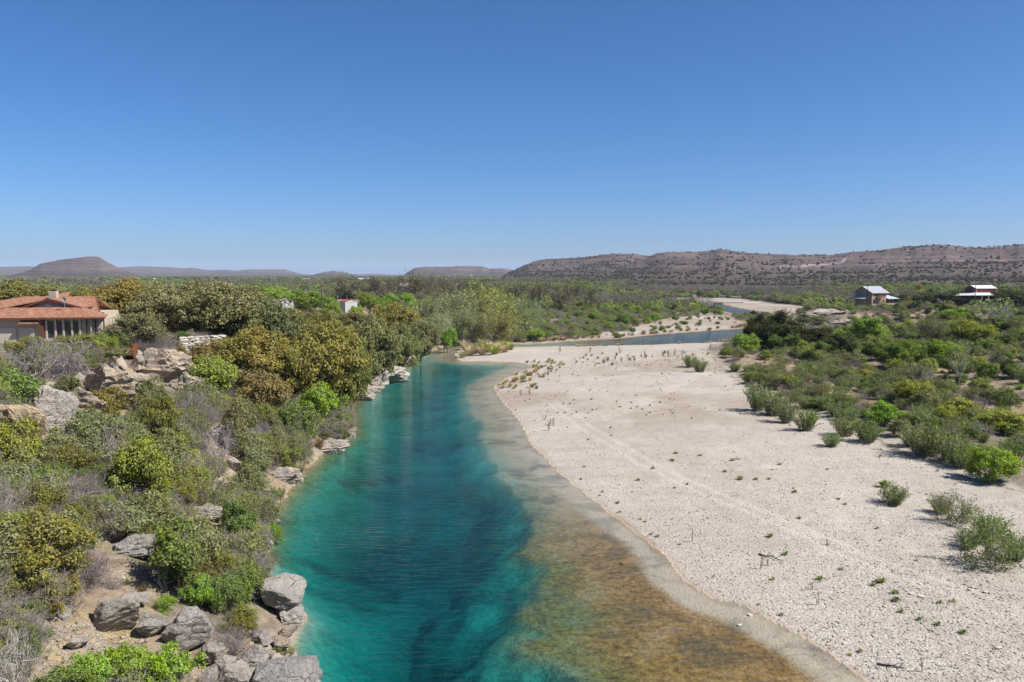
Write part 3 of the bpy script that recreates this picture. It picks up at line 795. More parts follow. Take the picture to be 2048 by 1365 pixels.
def twig_plant(name, seed, h, w, stems, levels, kids, r0, nleaf=0, size=0.1, up=0.35, trunk=0.0, ang=0.75, sides=3, lenf=0.62):
    g = np.random.default_rng(seed); tw = Twigs(); tips = []
    fr = []
    if trunk > 0:
        top = np.array([g.normal() * 0.03 * w, g.normal() * 0.03 * w, trunk * h])
        tw.path(bez(np.array([0, 0, -0.4]), top * 0.5 + g.normal(size=3) * 0.03 * h, top, 4), r0 * 1.5, r0)
    for i in range(stems):
        ph = i * 2.4 + g.uniform(-0.5, 0.5); tl = g.uniform(0.25, 1.15)
        d = np.array([math.cos(ph) * tl * w / h, math.sin(ph) * tl * w / h, 1.0]); d /= np.linalg.norm(d)
        p = np.array([math.cos(ph) * 0.04 * w, math.sin(ph) * 0.04 * w, -0.15]) if trunk == 0 else top * g.uniform(0.75, 1.0)
        fr.append((p, d, h * (1 - trunk) * g.uniform(0.38, 0.5), r0 * (1.0 if trunk == 0 else 0.7), 0))
    while fr:
        p, d, L, r, lv = fr.pop()
        pts = [p]; dd = d.copy()
        for k in range(3):
            dd = dd + g.normal(size=3) * 0.16 + np.array([0, 0, up * 0.12]); dd /= np.linalg.norm(dd)
            pts.append(pts[-1] + dd * L / 3)
        r1 = r * 0.66
        tw.path(pts, r, r1)
        if lv >= levels - 1:
            tips.append(pts[-1]); tips.append(pts[2]); continue
        for k in range(kids):
            q = pts[g.integers(1, 4)] if k else pts[3]
            nd = dd + g.normal(size=3) * ang * (0.8 if k == 0 else 1.0) + np.array([0, 0, up * 0.25]); nd /= np.linalg.norm(nd)
            fr.append((q, nd, L * lenf * g.uniform(0.75, 1.25), r1 * (0.95 if k == 0 else 0.8), lv + 1))
    wood = tw.mesh(name + '_wood', sides)
    lm = None
    if nleaf:
        T = np.array(tips); C = T[g.integers(0, len(T), nleaf)] + g.normal(size=(nleaf, 3)) * 0.035 * w
        lm = leaf_mesh(name + '_crown', C, g.normal(size=C.shape) + np.array([0, 0, 0.5]), size, 1.7, g)
    T = np.array(tips)
    return dict(wood=wood, leaf=lm, h=float(np.percentile(T[:, 2], 97)), w=float(2 * np.percentile(np.hypot(T[:, 0], T[:, 1]), 93)))

def wand_plant(name, seed, h, w, stems, per, size, asp=3.5, r0=0.02, mat='leaf'):
    """many upright wands thick with narrow leaves"""
    g = np.random.default_rng(seed); tw = Twigs(); C, N, A = [], [], []
    for i in range(stems):
        ph = g.uniform(0, 6.283); k = math.sqrt(g.uniform(0, 1)); hh = h * g.uniform(0.6, 1.0) * (1 - 0.35 * k * k)
        b = np.array([math.cos(ph), math.sin(ph), 0]) * 0.16 * w * k
        e = np.array([math.cos(ph) * 0.5 * w * k, math.sin(ph) * 0.5 * w * k, hh]) + g.normal(size=3) * 0.05 * h
        m = (b + e) / 2 + np.array([0, 0, 0.10 * h]) + g.normal(size=3) * 0.04 * h
        pts = bez(b - np.array([0, 0, 0.1]), m, e, 4); tw.path(pts, r0, r0 * 0.4)
        t = g.uniform(0.12, 1.02, per)[:, None]
        P = (1 - t) ** 2 * b + 2 * t * (1 - t) * m + t * t * e + g.normal(size=(per, 3)) * 0.03 * w
        d = (e - b) / np.linalg.norm(e - b)
        C.append(P); N.append(g.normal(size=(per, 3)) + np.array([math.cos(ph), math.sin(ph), 0.3]) * 0.5); A.append(d + g.normal(size=(per, 3)) * 0.38)
    C, N, A = map(np.concatenate, (C, N, A))
    return dict(wood=tw.mesh(name + '_stems', 3), leaf=leaf_mesh(name + '_leaf', C, N, size, asp, g, A, mat), h=h * 0.95, w=w)

def tuft(name, seed, h, w, n, width=0.02, droop=0.35, seedhead=0):
    g = np.random.default_rng(seed); V, F, LV = [], [], []
    for i in range(n):
        ph = g.uniform(0, 6.283); k = g.uniform(0.05, 1) ** 0.7; hh = h * g.uniform(0.55, 1.0)
        o = np.array([math.cos(ph), math.sin(ph), 0.0]); s = np.array([-o[1], o[0], 0.0]) * width * g.uniform(0.6, 1.3)
        b = o * 0.14 * w * g.uniform(0, 1); m = b + o * 0.22 * w * k + np.array([0, 0, hh * 0.62]); e = b + o * 0.5 * w * k + np.array([0, 0, hh * (1 - droop * k)])
        j = len(V); V += [b - s, b + s, m - s * 0.8, m + s * 0.8, e]
        F += [(j, j + 1, j + 3), (j, j + 3, j + 2), (j + 2, j + 3, j + 4)]; LV += [g.uniform(0, 1)] * 5
    me = mesh_np(name, np.array(V), np.array(F), M['grass'], False, {'lv': ('FLOAT', np.array(LV, np.float32))})
    return dict(wood=None, leaf=me, h=h, w=w)

PL = {}
PL['oak'] = [crown_plant('oak%d' % i, 100 + i, 6.5, 8.5, 26 + 3 * i, 24000, 0.135, 0.14, 1.6, 0.26, 0.36, 3) for i in range(4)]
PL['scrub'] = [crown_plant('scrub%d' % i, 120 + i, 3.0, 3.8, 17, 12500, 0.066, 0.04, 1.7, 0.10, 0.40, 5, stems=4, fill=0.25, sub=8, sub_r=0.40, stray=0.12) for i in range(4)]
PL['bush'] = [crown_plant('bush%d' % i, 140 + i, 2.4, 3.4, 18, 12000, 0.066, 0.0, 1.8, 0.08, 0.38, 4, stems=5, fill=0.3, sub=8, sub_r=0.42, stray=0.15) for i in range(3)]
PL['mesquite'] = [crown_plant('mesq%d' % i, 160 + i, 5.0, 6.2, 22, 15000, 0.10, 0.18, 2.2, 0.14, 0.36, 5, fill=0.25, stems=2, sub=8, stray=0.1) for i in range(3)]
PL['airy'] = [crown_plant('airy%d' % i, 170 + i, 3.2, 3.8, 15, 6000, 0.075, 0.08, 2.4, 0.09, 0.42, 9, fill=0.1, stems=5, sub=8, sub_r=0.45, stray=0.3) for i in range(3)]
PL['juniper'] = [crown_plant('juniper%d' % i, 180 + i, 4.2, 4.4, 24, 15000, 0.085, 0.0, 2.2, 0.13, 0.34, 2, up=0.7, fill=0.45, flat=1.25, sub=7, stray=0.1) for i in range(3)]
PL['bare'] = [twig_plant('bare%d' % i, 200 + i, 2.4, 3.0, 11, 4, 4, 0.030, 0, up=0.25) for i in range(4)]
PL['semi'] = [twig_plant('semi%d' % i, 220 + i, 2.6, 3.0, 9, 4, 4, 0.030, 2600, 0.068, up=0.3) for i in range(4)]
PL['willow'] = [wand_plant('willow%d' % i, 240 + i, 2.3, 2.6, 75, 40, 0.05, 3.4, 0.014) for i in range(3)]
PL['pecan'] = [twig_plant('pecan%d' % i, 260 + i, 12.5, 12.0, 6, 5, 4, 0.30, 900, 0.30, up=0.18, trunk=0.2, ang=0.62, sides=4, lenf=0.66) for i in range(4)]
PL['haze_tree'] = [twig_plant('hazetree%d' % i, 280 + i, 9.0, 9.5, 12, 5, 4, 0.12, 7000, 0.17, up=0.35, trunk=0.06, ang=0.55, lenf=0.62) for i in range(3)]
PL['sapling'] = [twig_plant('sapling%d' % i, 290 + i, 5.5, 3.2, 3, 4, 4, 0.06, 500, 0.13, up=0.8, trunk=0.15, ang=0.4) for i in range(2)]
PL['tuft'] = [tuft('tuft%d' % i, 300 + i, 0.9, 1.1, 150, 0.014, 0.4) for i in range(3)]
PL['weed'] = [tuft('weed%d' % i, 320 + i, 0.32, 0.55, 46, 0.02, 0.6) for i in range(3)]
PL['stalk'] = [wand_plant('stalk%d' % i, 340 + i, 1.2, 0.34, 4, 26, 0.035, 3.0, 0.012) for i in range(3)]
PL['reed'] = [tuft('reed%d' % i, 350 + i, 1.5, 1.6, 170, 0.016, 0.25) for i in range(2)]
PL['far_round'] = [crown_plant('farround%d' % i, 400 + i, 4.6, 6.0, 12, 620, 0.52, 0.05, 1.4, 0.12, 0.40, 1, sides=3) for i in range(3)]
PL['far_bare'] = [twig_plant('farbare%d' % i, 420 + i, 8.5, 9.0, 5, 4, 3, 0.17, 260, 0.5, up=0.2, trunk=0.2, ang=0.6) for i in range(2)]
PL['far_dot'] = [crown_plant('fardot%d' % i, 440 + i, 3.2, 4.4, 6, 120, 0.85, 0.0, 1.3, 0.1, 0.5, 0, sides=3) for i in range(2)]

COLS = dict(olive=(0.194, 0.205, 0.059), ochre=(0.221, 0.205, 0.054), greyolive=(0.193, 0.191, 0.091), dark=(0.063, 0.075, 0.029), bright=(0.200, 0.309, 0.046), green=(0.158, 0.212, 0.060),
            yellow=(0.260, 0.291, 0.063), willow=(0.181, 0.230, 0.082), greygreen=(0.173, 0.192, 0.089), paleg=(0.242, 0.272, 0.114), straw=(0.432, 0.373, 0.243), tan=(0.324, 0.270, 0.178), rust=(0.292, 0.221, 0.135),
            deep=(0.114, 0.170, 0.043), russet=(0.224, 0.181, 0.075))
BARK = dict(grey=(0.28, 0.25, 0.235), brown=(0.12, 0.095, 0.08), dark=(0.085, 0.07, 0.062), pale=(0.46, 0.43, 0.38), purple=(0.26, 0.22, 0.215))
NAMES = dict(oak=('live_oak', 'oak tree'), scrub=('scrub_oak', 'scrub oak'), bush=('leafy_bush', 'bush'), mesquite=('mesquite_tree', 'mesquite tree'), airy=('thorn_shrub', 'shrub'), juniper=('juniper', 'juniper'),
             bare=('bare_shrub', 'bare shrub'), semi=('sparse_shrub', 'shrub'), willow=('seep_willow', 'willow shrub'), pecan=('bare_pecan_tree', 'pecan tree'), haze_tree=('budding_tree', 'tree'),
             sapling=('sycamore_sapling', 'sapling'), tuft=('grass_tuft', 'grass tuft'), weed=('weed', 'weed'), stalk=('mullein_stalk', 'weed stalk'), reed=('reed_clump', 'reed clump'))
PARTS = dict(oak=('trunk', 'crown'), scrub=('stem', 'foliage'), bush=('stem', 'foliage'), mesquite=('trunk', 'crown'), airy=('branches', 'foliage'), juniper=('trunk', 'crown'), semi=('branches', 'foliage'),
             willow=('stem', 'foliage'), pecan=('trunk', 'crown'), haze_tree=('trunk', 'crown'), sapling=('trunk', 'crown'), stalk=('stem', 'foliage'))
MASS, AUTO = [], []
placed = []                                  # (x, y, radius) of every plant

def jitter(c, g, k=0.14):
    f = 1 + g.uniform(-k, k)
    return tuple(float(min(1, v * f * (1 + g.uniform(-k * 0.5, k * 0.5)))) for v in c) + (1.0,)

def plant(kind, x, y, w, h, leaf='olive', bark='grey', label='', group=None, var=None, z=None, cat=None, name=None, g=rng):
    group = group.replace('bushs', 'bushes') if group else None
    vs_ = PL[kind]; p = vs_[int(g.integers(0, len(vs_))) if var is None else var % len(vs_)]
    z = hz(x, y) if z is None else z
    rz = g.uniform(0, 6.283)
    sc = (w / p['w'] * g.uniform(0.92, 1.08), w / p['w'] * g.uniform(0.92, 1.08), h / p['h'])
    nm = name or NAMES[kind][0]
    lc, bc = jitter(COLS[leaf], g), jitter(BARK[bark], g)
    if p['wood'] is None or p['leaf'] is None:
        o = obj(nm, p['leaf'] or p['wood']); o.color = lc if p['leaf'] else bc
    else:
        o = empty(nm)
        pw, pf = PARTS[kind]
        a = obj(pw, p['wood'], o); a.color = bc
        b = obj(pf, p['leaf'], o); b.color = lc
    o.location = (x, y, z - 0.03); o.rotation_euler = (g.normal() * 0.05, g.normal() * 0.05, rz); o.scale = sc
    tag(o, label, cat or NAMES[kind][1], group)
    placed.append((x, y, w * 0.5))
    return o

def tree_at(kind, px, top, depth, wpx, leaf, bark, label, group=None, var=None, hmax=30):
    """a tree whose top shows at (px, top) at that distance"""
    p = atd(px, top, depth); z = hz(p[0], p[1])
    h = min(max(p[2] - z, 1.0), hmax)
    return plant(kind, p[0], p[1], wpx * depth / FPX, h, leaf, bark, label, group, var, z)

def bush_at(kind, px, base, wpx, hpx, leaf, bark, label, group=None, var=None):
    """a bush whose foot shows at (px, base)"""
    q = ground(px, base); s = q[1] / FPX
    return plant(kind, q[0], q[1], wpx * s, hpx * s, leaf, bark, label, group, var, q[2])

# ---- trees one can pick out: oaks of the left terrace
OAKG = 'live oaks on the left terrace'
for a in [
    ('oak', 38, 556, 150, 190, 'olive', 'dark', 'round dark live oak behind the left end of the tiled roof', OAKG),
    ('juniper', 112, 584, 128, 70, 'dark', 'dark', 'dark evergreen showing behind the stone chimney', None),
    ('oak', 172, 571, 150, 130, 'ochre', 'dark', 'yellowish live oak over the back roof of the tiled house', OAKG),
    ('oak', 255, 553, 138, 175, 'ochre', 'dark', 'tall ochre live oak rising right behind the tiled house', OAKG),
    ('oak', 322, 572, 126, 140, 'greyolive', 'dark', 'pale grey green live oak right of the tall ochre oak', OAKG),
    ('oak', 395, 566, 135, 170, 'greyolive', 'dark', 'grey green live oak above the left end of the pale stone wall', OAKG),
    ('oak', 455, 558, 130, 210, 'greyolive', 'dark', 'broadest grey green live oak, behind the pale stone wall', OAKG),
    ('oak', 530, 590, 130, 170, 'greyolive', 'dark', 'grey olive live oak sloping down from the broadest oak', OAKG),
    ('oak', 590, 612, 134, 140, 'olive', 'dark', 'olive live oak below the small white cottage', OAKG),
    ('oak', 655, 628, 138, 130, 'olive', 'dark', 'olive live oak in front of the white barn', OAKG),
    ('oak', 500, 655, 112, 170, 'ochre', 'dark', 'ochre live oak on the slope right of the stone wall', OAKG),
    ('oak', 575, 668, 112, 110, 'ochre', 'dark', 'small ochre live oak left of the big dark oak', OAKG),
    ('oak', 645, 640, 117, 180, 'ochre', 'dark', 'biggest dark ochre live oak overhanging the river bend', OAKG),
    ('oak', 700, 662, 124, 90, 'olive', 'dark', 'olive live oak leaning right of the big ochre oak', OAKG),
    ('oak', 745, 633, 152, 120, 'greyolive', 'dark', 'grey brown live oak on the bank beyond the rock shelf', OAKG),
    ('oak', 800, 648, 172, 85, 'greygreen', 'dark', 'pale grey oak over the river beyond the grey brown oak', OAKG),
    ('oak', 842, 640, 205, 80, 'greyolive', 'dark', 'last grey live oak before the river turns behind the reeds', OAKG),
    ('oak', 785, 603, 235, 105, 'ochre', 'dark', 'orange brown live oak right of the white barn', OAKG),
    ('oak', 610, 640, 160, 120, 'olive', 'dark', 'olive live oak above the rust tinged oaks on the rim', OAKG),
    ('oak', 705, 625, 190, 110, 'greyolive', 'dark', 'grey live oak below the right side of the white barn', OAKG),
    ('scrub', 268, 622, 102, 150, 'greygreen', 'grey', 'big grey green shrub at the right corner of the tiled house', None),
    ('scrub', 150, 662, 92, 110, 'olive', 'dark', 'olive scrub oak in front of the tiled house windows', None),
    ('scrub', 205, 690, 90, 110, 'greyolive', 'dark', 'twisted dark stemmed scrub oak left of the rock arch', None),
    ('scrub', 55, 668, 90, 90, 'olive', 'grey', 'low olive scrub oak before the left wall of the tiled house', None),
    ('bush', 240, 660, 99, 40, 'deep', 'brown', 'small deep green bush beside the grey green corner shrub', None),
    ('bush', 360, 660, 112, 40, 'deep', 'brown', 'small deep green bush under the oaks by the stone wall', None),
    ('mesquite', 618, 577, 350, 75, 'bright', 'dark', 'bright green mesquite between the white cottage and the poles', None),
    ('mesquite', 583, 583, 375, 60, 'bright', 'dark', 'bright green mesquite behind the white cottage', None),
    ('mesquite', 655, 590, 345, 50, 'bright', 'dark', 'bright green mesquite standing between the two utility poles', None),
    ('mesquite', 668, 602, 316, 46, 'bright', 'dark', 'low bright green mesquite in front of the white barn corner', None),
    ('mesquite', 712, 609, 318, 34, 'bright', 'dark', 'low bright green mesquite before the right corner of the white barn', None),
    ('mesquite', 735, 585, 350, 46, 'bright', 'dark', 'bright green mesquite just right of the white barn', None),
    ('mesquite', 775, 588, 345, 60, 'bright', 'dark', 'bright green mesquite left of the single pole', None),
    ('mesquite', 812, 584, 350, 50, 'bright', 'dark', 'bright green mesquite right of the single pole', None),
    ('mesquite', 832, 622, 250, 40, 'green', 'dark', 'round green mesquite right of the orange brown oak', None),
    ('mesquite', 545, 572, 420, 70, 'bright', 'dark', 'far bright green tree left above the white cottage', None),
    ('mesquite', 895, 655, 225, 40, 'bright', 'dark', 'small bright green tree at the water under the budding trees', None)]:
    tree_at(*a)
PEC = 'bare pecan trees across the plain'
for i, (px, top, d, w) in enumerate([(693, 551, 455, 62), (745, 555, 440, 56), (790, 555, 430, 60), (833, 549, 415, 66), (872, 556, 400, 60), (930, 560, 430, 70), (655, 560, 480, 46), (1075, 568, 430, 60),
                                     (1125, 573, 400, 55), (1183, 576, 430, 44), (985, 566, 470, 60), (1030, 566, 480, 60), (905, 560, 470, 60), (760, 560, 500, 60), (720, 562, 520, 50), (1150, 566, 520, 50), (600, 566, 520, 50), (850, 585, 330, 60)]):
    lab = {0: 'big bare pecan rising alone above the white barn', 3: 'tallest bare pecan right of the white barn', 9: 'lone dark bare tree in the brush left of the far gravel', 17: 'tall thin bare tree right of the orange brown oak'}.get(i, 'bare branched pecan tree in the row across the plain')
    tree_at('pecan', px, top, d, w, 'greyolive', 'dark', lab, PEC if lab.startswith('bare branched') else None, i)
BUD = 'budding pale green trees at the river bend'
for i, (px, top, d, w) in enumerate([(900, 592, 262, 110), (965, 582, 268, 140), (1015, 604, 290, 80), (930, 622, 250, 90), (985, 625, 252, 100), (880, 628, 240, 70), (1040, 600, 320, 80), (860, 600, 300, 80), (920, 585, 310, 90), (1060, 620, 300, 60)]):
    tree_at('haze_tree', px, top, d, w, ['willow', 'yellow', 'paleg'][i % 3], 'grey', ['tallest budding tree above the reed clump at the bend', 'budding pale green tree in the thicket at the river bend'][i != 1], BUD if i != 1 else None, i)

# ---- near bluff, lower left
for a in [
    ('oak', 85, 1195, 235, 175, 'ochre', 'grey', 'broad ochre shrub at the lower left above the bare dirt', None),
    ('scrub', 20, 1120, 150, 110, 'olive', 'grey', 'olive shrub at the left edge above the broad ochre shrub', None),
    ('scrub', 285, 1010, 150, 150, 'yellow', 'brown', 'tall yellow green shrub in the middle of the bluff slope', None),
    ('scrub', 330, 890, 110, 110, 'ochre', 'brown', 'ochre shrub above the tall yellow green shrub', None),
    ('scrub', 215, 850, 90, 90, 'ochre', 'brown', 'rounded brown green cedar like shrub under the pale rock face', None),
    ('airy', 35, 960, 130, 130, 'yellow', 'dark', 'dark stemmed yellow green tree at the left edge of the slope', None),
    ('airy', 30, 830, 130, 90, 'green', 'dark', 'dark green shrub at the left edge beside the pale slab', None),
    ('bush', 140, 830, 80, 90, 'greygreen', 'grey', 'grey green bush right of the pale upright slab', None),
    ('airy', 190, 900, 120, 90, 'greygreen', 'pale', 'grey branched shrub with sparse green below the brown shrub', None),
    ('bush', 430, 795, 130, 92, 'yellow', 'brown', 'broad yellow green bush on the upper slope below the stone wall', None),
    ('bush', 390, 760, 110, 80, 'russet', 'brown', 'reddish olive bush on the rim below the stone wall', None),
    ('bush', 520, 830, 130, 100, 'russet', 'brown', 'brownish bush right of the broad yellow green bush', None),
    ('airy', 475, 900, 90, 100, 'greygreen', 'dark', 'small grey green tree with a dark trunk on mid slope', None),
    ('bush', 470, 1085, 80, 90, 'green', 'brown', 'green bush on the slope above the tan grass', None),
    ('bush', 640, 850, 110, 90, 'bright', 'brown', 'bright green bush below the biggest dark oak', None),
    ('bush', 590, 880, 90, 80, 'green', 'brown', 'green bush above the waterside ledge', None),
    ('bush', 680, 800, 70, 70, 'bright', 'brown', 'bright green bush at the water below the big oak', None),
    ('airy', 350, 1185, 150, 160, 'green', 'grey', 'airy green shrub above the two big boulders', None),
    ('airy', 335, 1225, 50, 40, 'bright', 'brown', 'tuft of green shrub between the two big boulders', None),
    ('bush', 175, 1390, 120, 90, 'bright', 'brown', 'bright green bush at the bottom edge, left of three in a row', None),
    ('bush', 260, 1375, 125, 100, 'bright', 'brown', 'bright green bush at the bottom edge, middle of three in a row', None),
    ('bush', 340, 1390, 130, 110, 'bright', 'brown', 'bright green bush at the bottom edge under the cracked boulder, right of three', None),
    ('bush', 130, 1420, 150, 100, 'green', 'brown', 'green bush at the bottom left corner', None),
    ('bush', 400, 1215, 80, 70, 'bright', 'brown', 'bright green bush just above the cracked boulder', None),
    ('bush', 60, 1310, 90, 70, 'green', 'brown', 'green bush at the left edge below the bare dirt', None),
    ('bush', 545, 1085, 50, 50, 'bright', 'brown', 'bright green bush at the left waterline below the bend', None),
    ('bush', 450, 1230, 90, 90, 'green', 'brown', 'green bush between the cracked boulder and the waterside rocks', None),
    ('bush', 500, 1210, 80, 100, 'green', 'brown', 'green bush in front of the big waterside rock', None),
    ('bush', 280, 1110, 60, 50, 'deep', 'brown', 'small dark green bush above the slanting ledge', None),
    ('bush', 415, 1120, 60, 60, 'green', 'brown', 'small green bush right of the slanting ledge', None),
    ('bush', 490, 1040, 60, 60, 'bright', 'brown', 'light green bush near the tan waterside grass', None),
    ('bare', 130, 1050, 160, 110, 'olive', 'purple', 'wide bare grey thicket above the broad ochre shrub', None),
    ('bare', 200, 950, 150, 100, 'olive', 'purple', 'bare grey thicket left of the tall yellow green shrub', None),
    ('bare', 50, 780, 170, 100, 'olive', 'purple', 'bare grey thicket at the left edge below the house fence', None),
    ('bare', 130, 760, 140, 80, 'olive', 'purple', 'bare grey thicket below the twisted scrub oak', None),
    ('bare', 30, 1380, 110, 120, 'olive', 'pale', 'pale bare branches at the lower left corner', None),
    ('bare', 400, 980, 110, 80, 'olive', 'purple', 'bare grey shrub right of the tall yellow green shrub', None),
    ('bare', 440, 930, 90, 80, 'olive', 'purple', 'bare grey shrub around the pale mid slope boulder', None),
    ('bush', 735, 765, 40, 34, 'deep', 'brown', 'dark green bush on top of the rock shelf', None)]:
    bush_at(*a)
for i, (px, b, w, h, c) in enumerate([(500, 1150, 60, 60, 'straw'), (480, 1100, 50, 50, 'straw'), (515, 1165, 50, 55, 'yellow'), (470, 1190, 60, 50, 'tan'), (455, 1160, 46, 44, 'straw'), (545, 1040, 46, 44, 'yellow'), (560, 1000, 40, 40, 'straw'),
                                      (600, 950, 40, 40, 'straw'), (640, 900, 36, 36, 'tan'), (690, 868, 40, 36, 'straw'), (700, 850, 36, 40, 'straw'), (810, 722, 36, 26, 'rust'), (790, 742, 30, 22, 'rust'), (830, 712, 30, 20, 'rust'), (450, 1270, 40, 40, 'yellow'), (590, 1360, 30, 40, 'straw')]):
    bush_at('reed' if i % 2 else 'tuft', px, b, w, h, c, 'grey', 'clump of long tan and green grass at the left waterline', 'grass clumps along the left waterline')

# ---- the gravel bar and its edge
for a in [
    ('willow', 1515, 822, 62, 62, 'willow', 'grey', 'first dark willow clump at the top of the gravel bar line'),
    ('willow', 1545, 832, 66, 58, 'willow', 'grey', 'second willow clump in the line on the gravel bar'),
    ('willow', 1572, 846, 60, 54, 'greygreen', 'grey', 'grey willow clump in the middle of the gravel bar line'),
    ('willow', 1612, 862, 56, 52, 'green', 'grey', 'last willow clump at the lower end of the gravel bar line'),
    ('willow', 1664, 894, 50, 34, 'willow', 'grey', 'small willow clump standing alone below the gravel bar line'),
    ('willow', 1690, 872, 60, 44, 'willow', 'grey', 'willow clump right above the small lone clump'),
    ('willow', 1735, 884, 70, 52, 'green', 'grey', 'willow clump left of the big willow mass at the gravel edge'),
    ('willow', 1850, 910, 110, 72, 'willow', 'grey', 'big grey green willow mass at the gravel edge'),
    ('willow', 1905, 925, 80, 60, 'willow', 'grey', 'willow with rusty grass left of the vivid round bush'),
    ('bush', 1770, 850, 84, 48, 'bright', 'brown', 'vivid green round bush at the gravel edge, farther one'),
    ('bush', 1985, 962, 108, 78, 'bright', 'brown', 'vivid green round bush at the right edge, nearer one'),
    ('willow', 1790, 1010, 72, 44, 'green', 'grey', 'green shrub alone on the open gravel at right'),
    ('weed', 1770, 975, 40, 22, 'green', 'grey', 'low green sprig above the lone shrub on the gravel'),
    ('semi', 1905, 1045, 92, 60, 'greygreen', 'grey', 'scrubby grey green shrub above the largest foreground shrub'),
    ('semi', 1990, 1132, 130, 84, 'green', 'grey', 'largest shrub on the foreground gravel at the right edge'),
    ('willow', 1975, 1085, 80, 70, 'willow', 'grey', 'feathery shrub joined behind the largest foreground shrub'),
    ('willow', 1940, 1098, 60, 44, 'green', 'grey', 'low green shrub at the left foot of the largest foreground shrub'),
    ('willow', 1880, 1025, 50, 40, 'willow', 'grey', 'small feathery shrub left of the scrubby gravel shrub'),
    ('willow', 2030, 1120, 70, 60, 'green', 'grey', 'green shrub at the right edge beside the largest foreground shrub'),
    ('juniper', 1765, 612, 60, 26, 'dark', 'dark', 'dark juniper in front of the porch of the two storey house'),
    ('juniper', 1712, 612, 36, 18, 'dark', 'dark', 'small dark juniper at the left foot of the two storey house'),
    ('juniper', 1800, 614, 60, 24, 'dark', 'dark', 'dark juniper right of the two storey house'),
    ('juniper', 1870, 618, 90, 34, 'dark', 'dark', 'broad dark juniper left of the maroon barn'),
    ('juniper', 1925, 618, 90, 36, 'dark', 'dark', 'broad dark juniper in front of the white lean to roof'),
    ('juniper', 1985, 616, 90, 40, 'dark', 'dark', 'tall dark juniper covering the right end of the maroon barn'),
    ('juniper', 2035, 622, 90, 44, 'dark', 'dark', 'dark juniper at the right edge beyond the maroon barn'),
    ('willow', 1400, 745, 40, 30, 'willow', 'grey', 'small willow where the gravel bar meets the brush at top'),
    ('willow', 1380, 735, 32, 28, 'willow', 'grey', 'small willow left of the brush at the top of the bar'),
    ('bush', 1490, 705, 64, 42, 'bright', 'brown', 'bright green bush at the point beside the far water'),
    ('juniper', 1560, 700, 120, 76, 'dark', 'dark', 'big black green juniper mass on the point by the river'),
    ('juniper', 1520, 690, 80, 60, 'dark', 'dark', 'dark juniper at the left end of the juniper mass'),
    ('juniper', 1630, 706, 100, 56, 'dark', 'dark', 'dark juniper right of the juniper mass under the rocky bluff'),
    ('juniper', 1680, 712, 80, 46, 'dark', 'dark', 'dark juniper farther right under the rocky bluff'),
    ('mesquite', 1735, 690, 90, 60, 'bright', 'dark', 'bright green tree right of the rocky bluff'),
    ('mesquite', 1885, 735, 90, 56, 'bright', 'dark', 'rounded vivid green tree in the middle of the right brush'),
    ('mesquite', 1805, 735, 100, 60, 'deep', 'dark', 'deep green tree left of the rounded vivid green tree'),
    ('mesquite', 1940, 700, 90, 62, 'yellow', 'dark', 'yellow green tree behind the rounded vivid green tree'),
    ('mesquite', 1760, 720, 80, 50, 'green', 'dark', 'green tree left of the deep green tree'),
    ('mesquite', 1825, 815, 80, 60, 'yellow', 'dark', 'airy yellow green small tree with dark trunk above the vivid bush'),
    ('sapling', 1918, 775, 46, 84, 'paleg', 'pale', 'pale leafless sycamore sapling in the right brush'),
    ('sapling', 2000, 660, 60, 60, 'paleg', 'pale', 'pale budding sycamore at right below the maroon barn'),
    ('sapling', 1970, 656, 50, 54, 'paleg', 'pale', 'pale budding sycamore left of the taller one below the barn'),
    ('mesquite', 1905, 650, 60, 34, 'bright', 'dark', 'bright green tree under the left side of the maroon barn'),
    ('haze_tree', 1870, 692, 80, 54, 'greygreen', 'grey', 'rounded leafless grey tree left of the yellow green tree'),
    ('bush', 2000, 865, 110, 50, 'yellow', 'brown', 'spreading yellow green bush above the nearer vivid bush'),
    ('bush', 1925, 845, 100, 50, 'yellow', 'brown', 'spreading yellow green bush behind the big willow mass')]:
    bush_at(*a)
for i, (px, b) in enumerate([(1230, 722), (1243, 725), (1258, 722), (1288, 716), (1293, 718), (1326, 713), (1336, 714), (1350, 712), (1210, 728), (1270, 724), (1365, 712), (1180, 705), (1120, 705), (1240, 707), (1420, 700)]):
    bush_at('stalk', px, b, 8, 15, 'tan' if i % 3 else 'willow', 'grey', 'dry upright stalk in the row across the top of the bar', 'dry stalks across the top of the gravel bar')
for i, (px, b, hh) in enumerate([(1520, 1140, 34), (1536, 1132, 18), (1636, 1210, 36), (1625, 1180, 22), (1655, 1090, 14), (1384, 1085, 32), (1100, 850, 14), (1108, 852, 18), (1090, 840, 12), (1098, 862, 20), (1640, 1165, 16), (1845, 1345, 40), (1060, 790, 16), (1043, 792, 14)]):
    lab = {0: 'tall green weed stalk beside the dead branch on the gravel', 2: 'tall green weed stalk near the lower shore of the bar', 5: 'thin weed stalk by the shore in the middle of the bar', 11: 'thin pale weed stalk at the bottom right'}.get(i, 'slender weed stalk standing on the gravel')
    bush_at('stalk', px, b, 9, hh, 'green' if i % 2 == 0 else 'tan', 'grey', lab, 'slender weed stalks on the gravel' if lab.startswith('slender') else None)
WG = dict(g='small green weed patch on the gravel bar', t='small dry tan weed on the gravel bar')
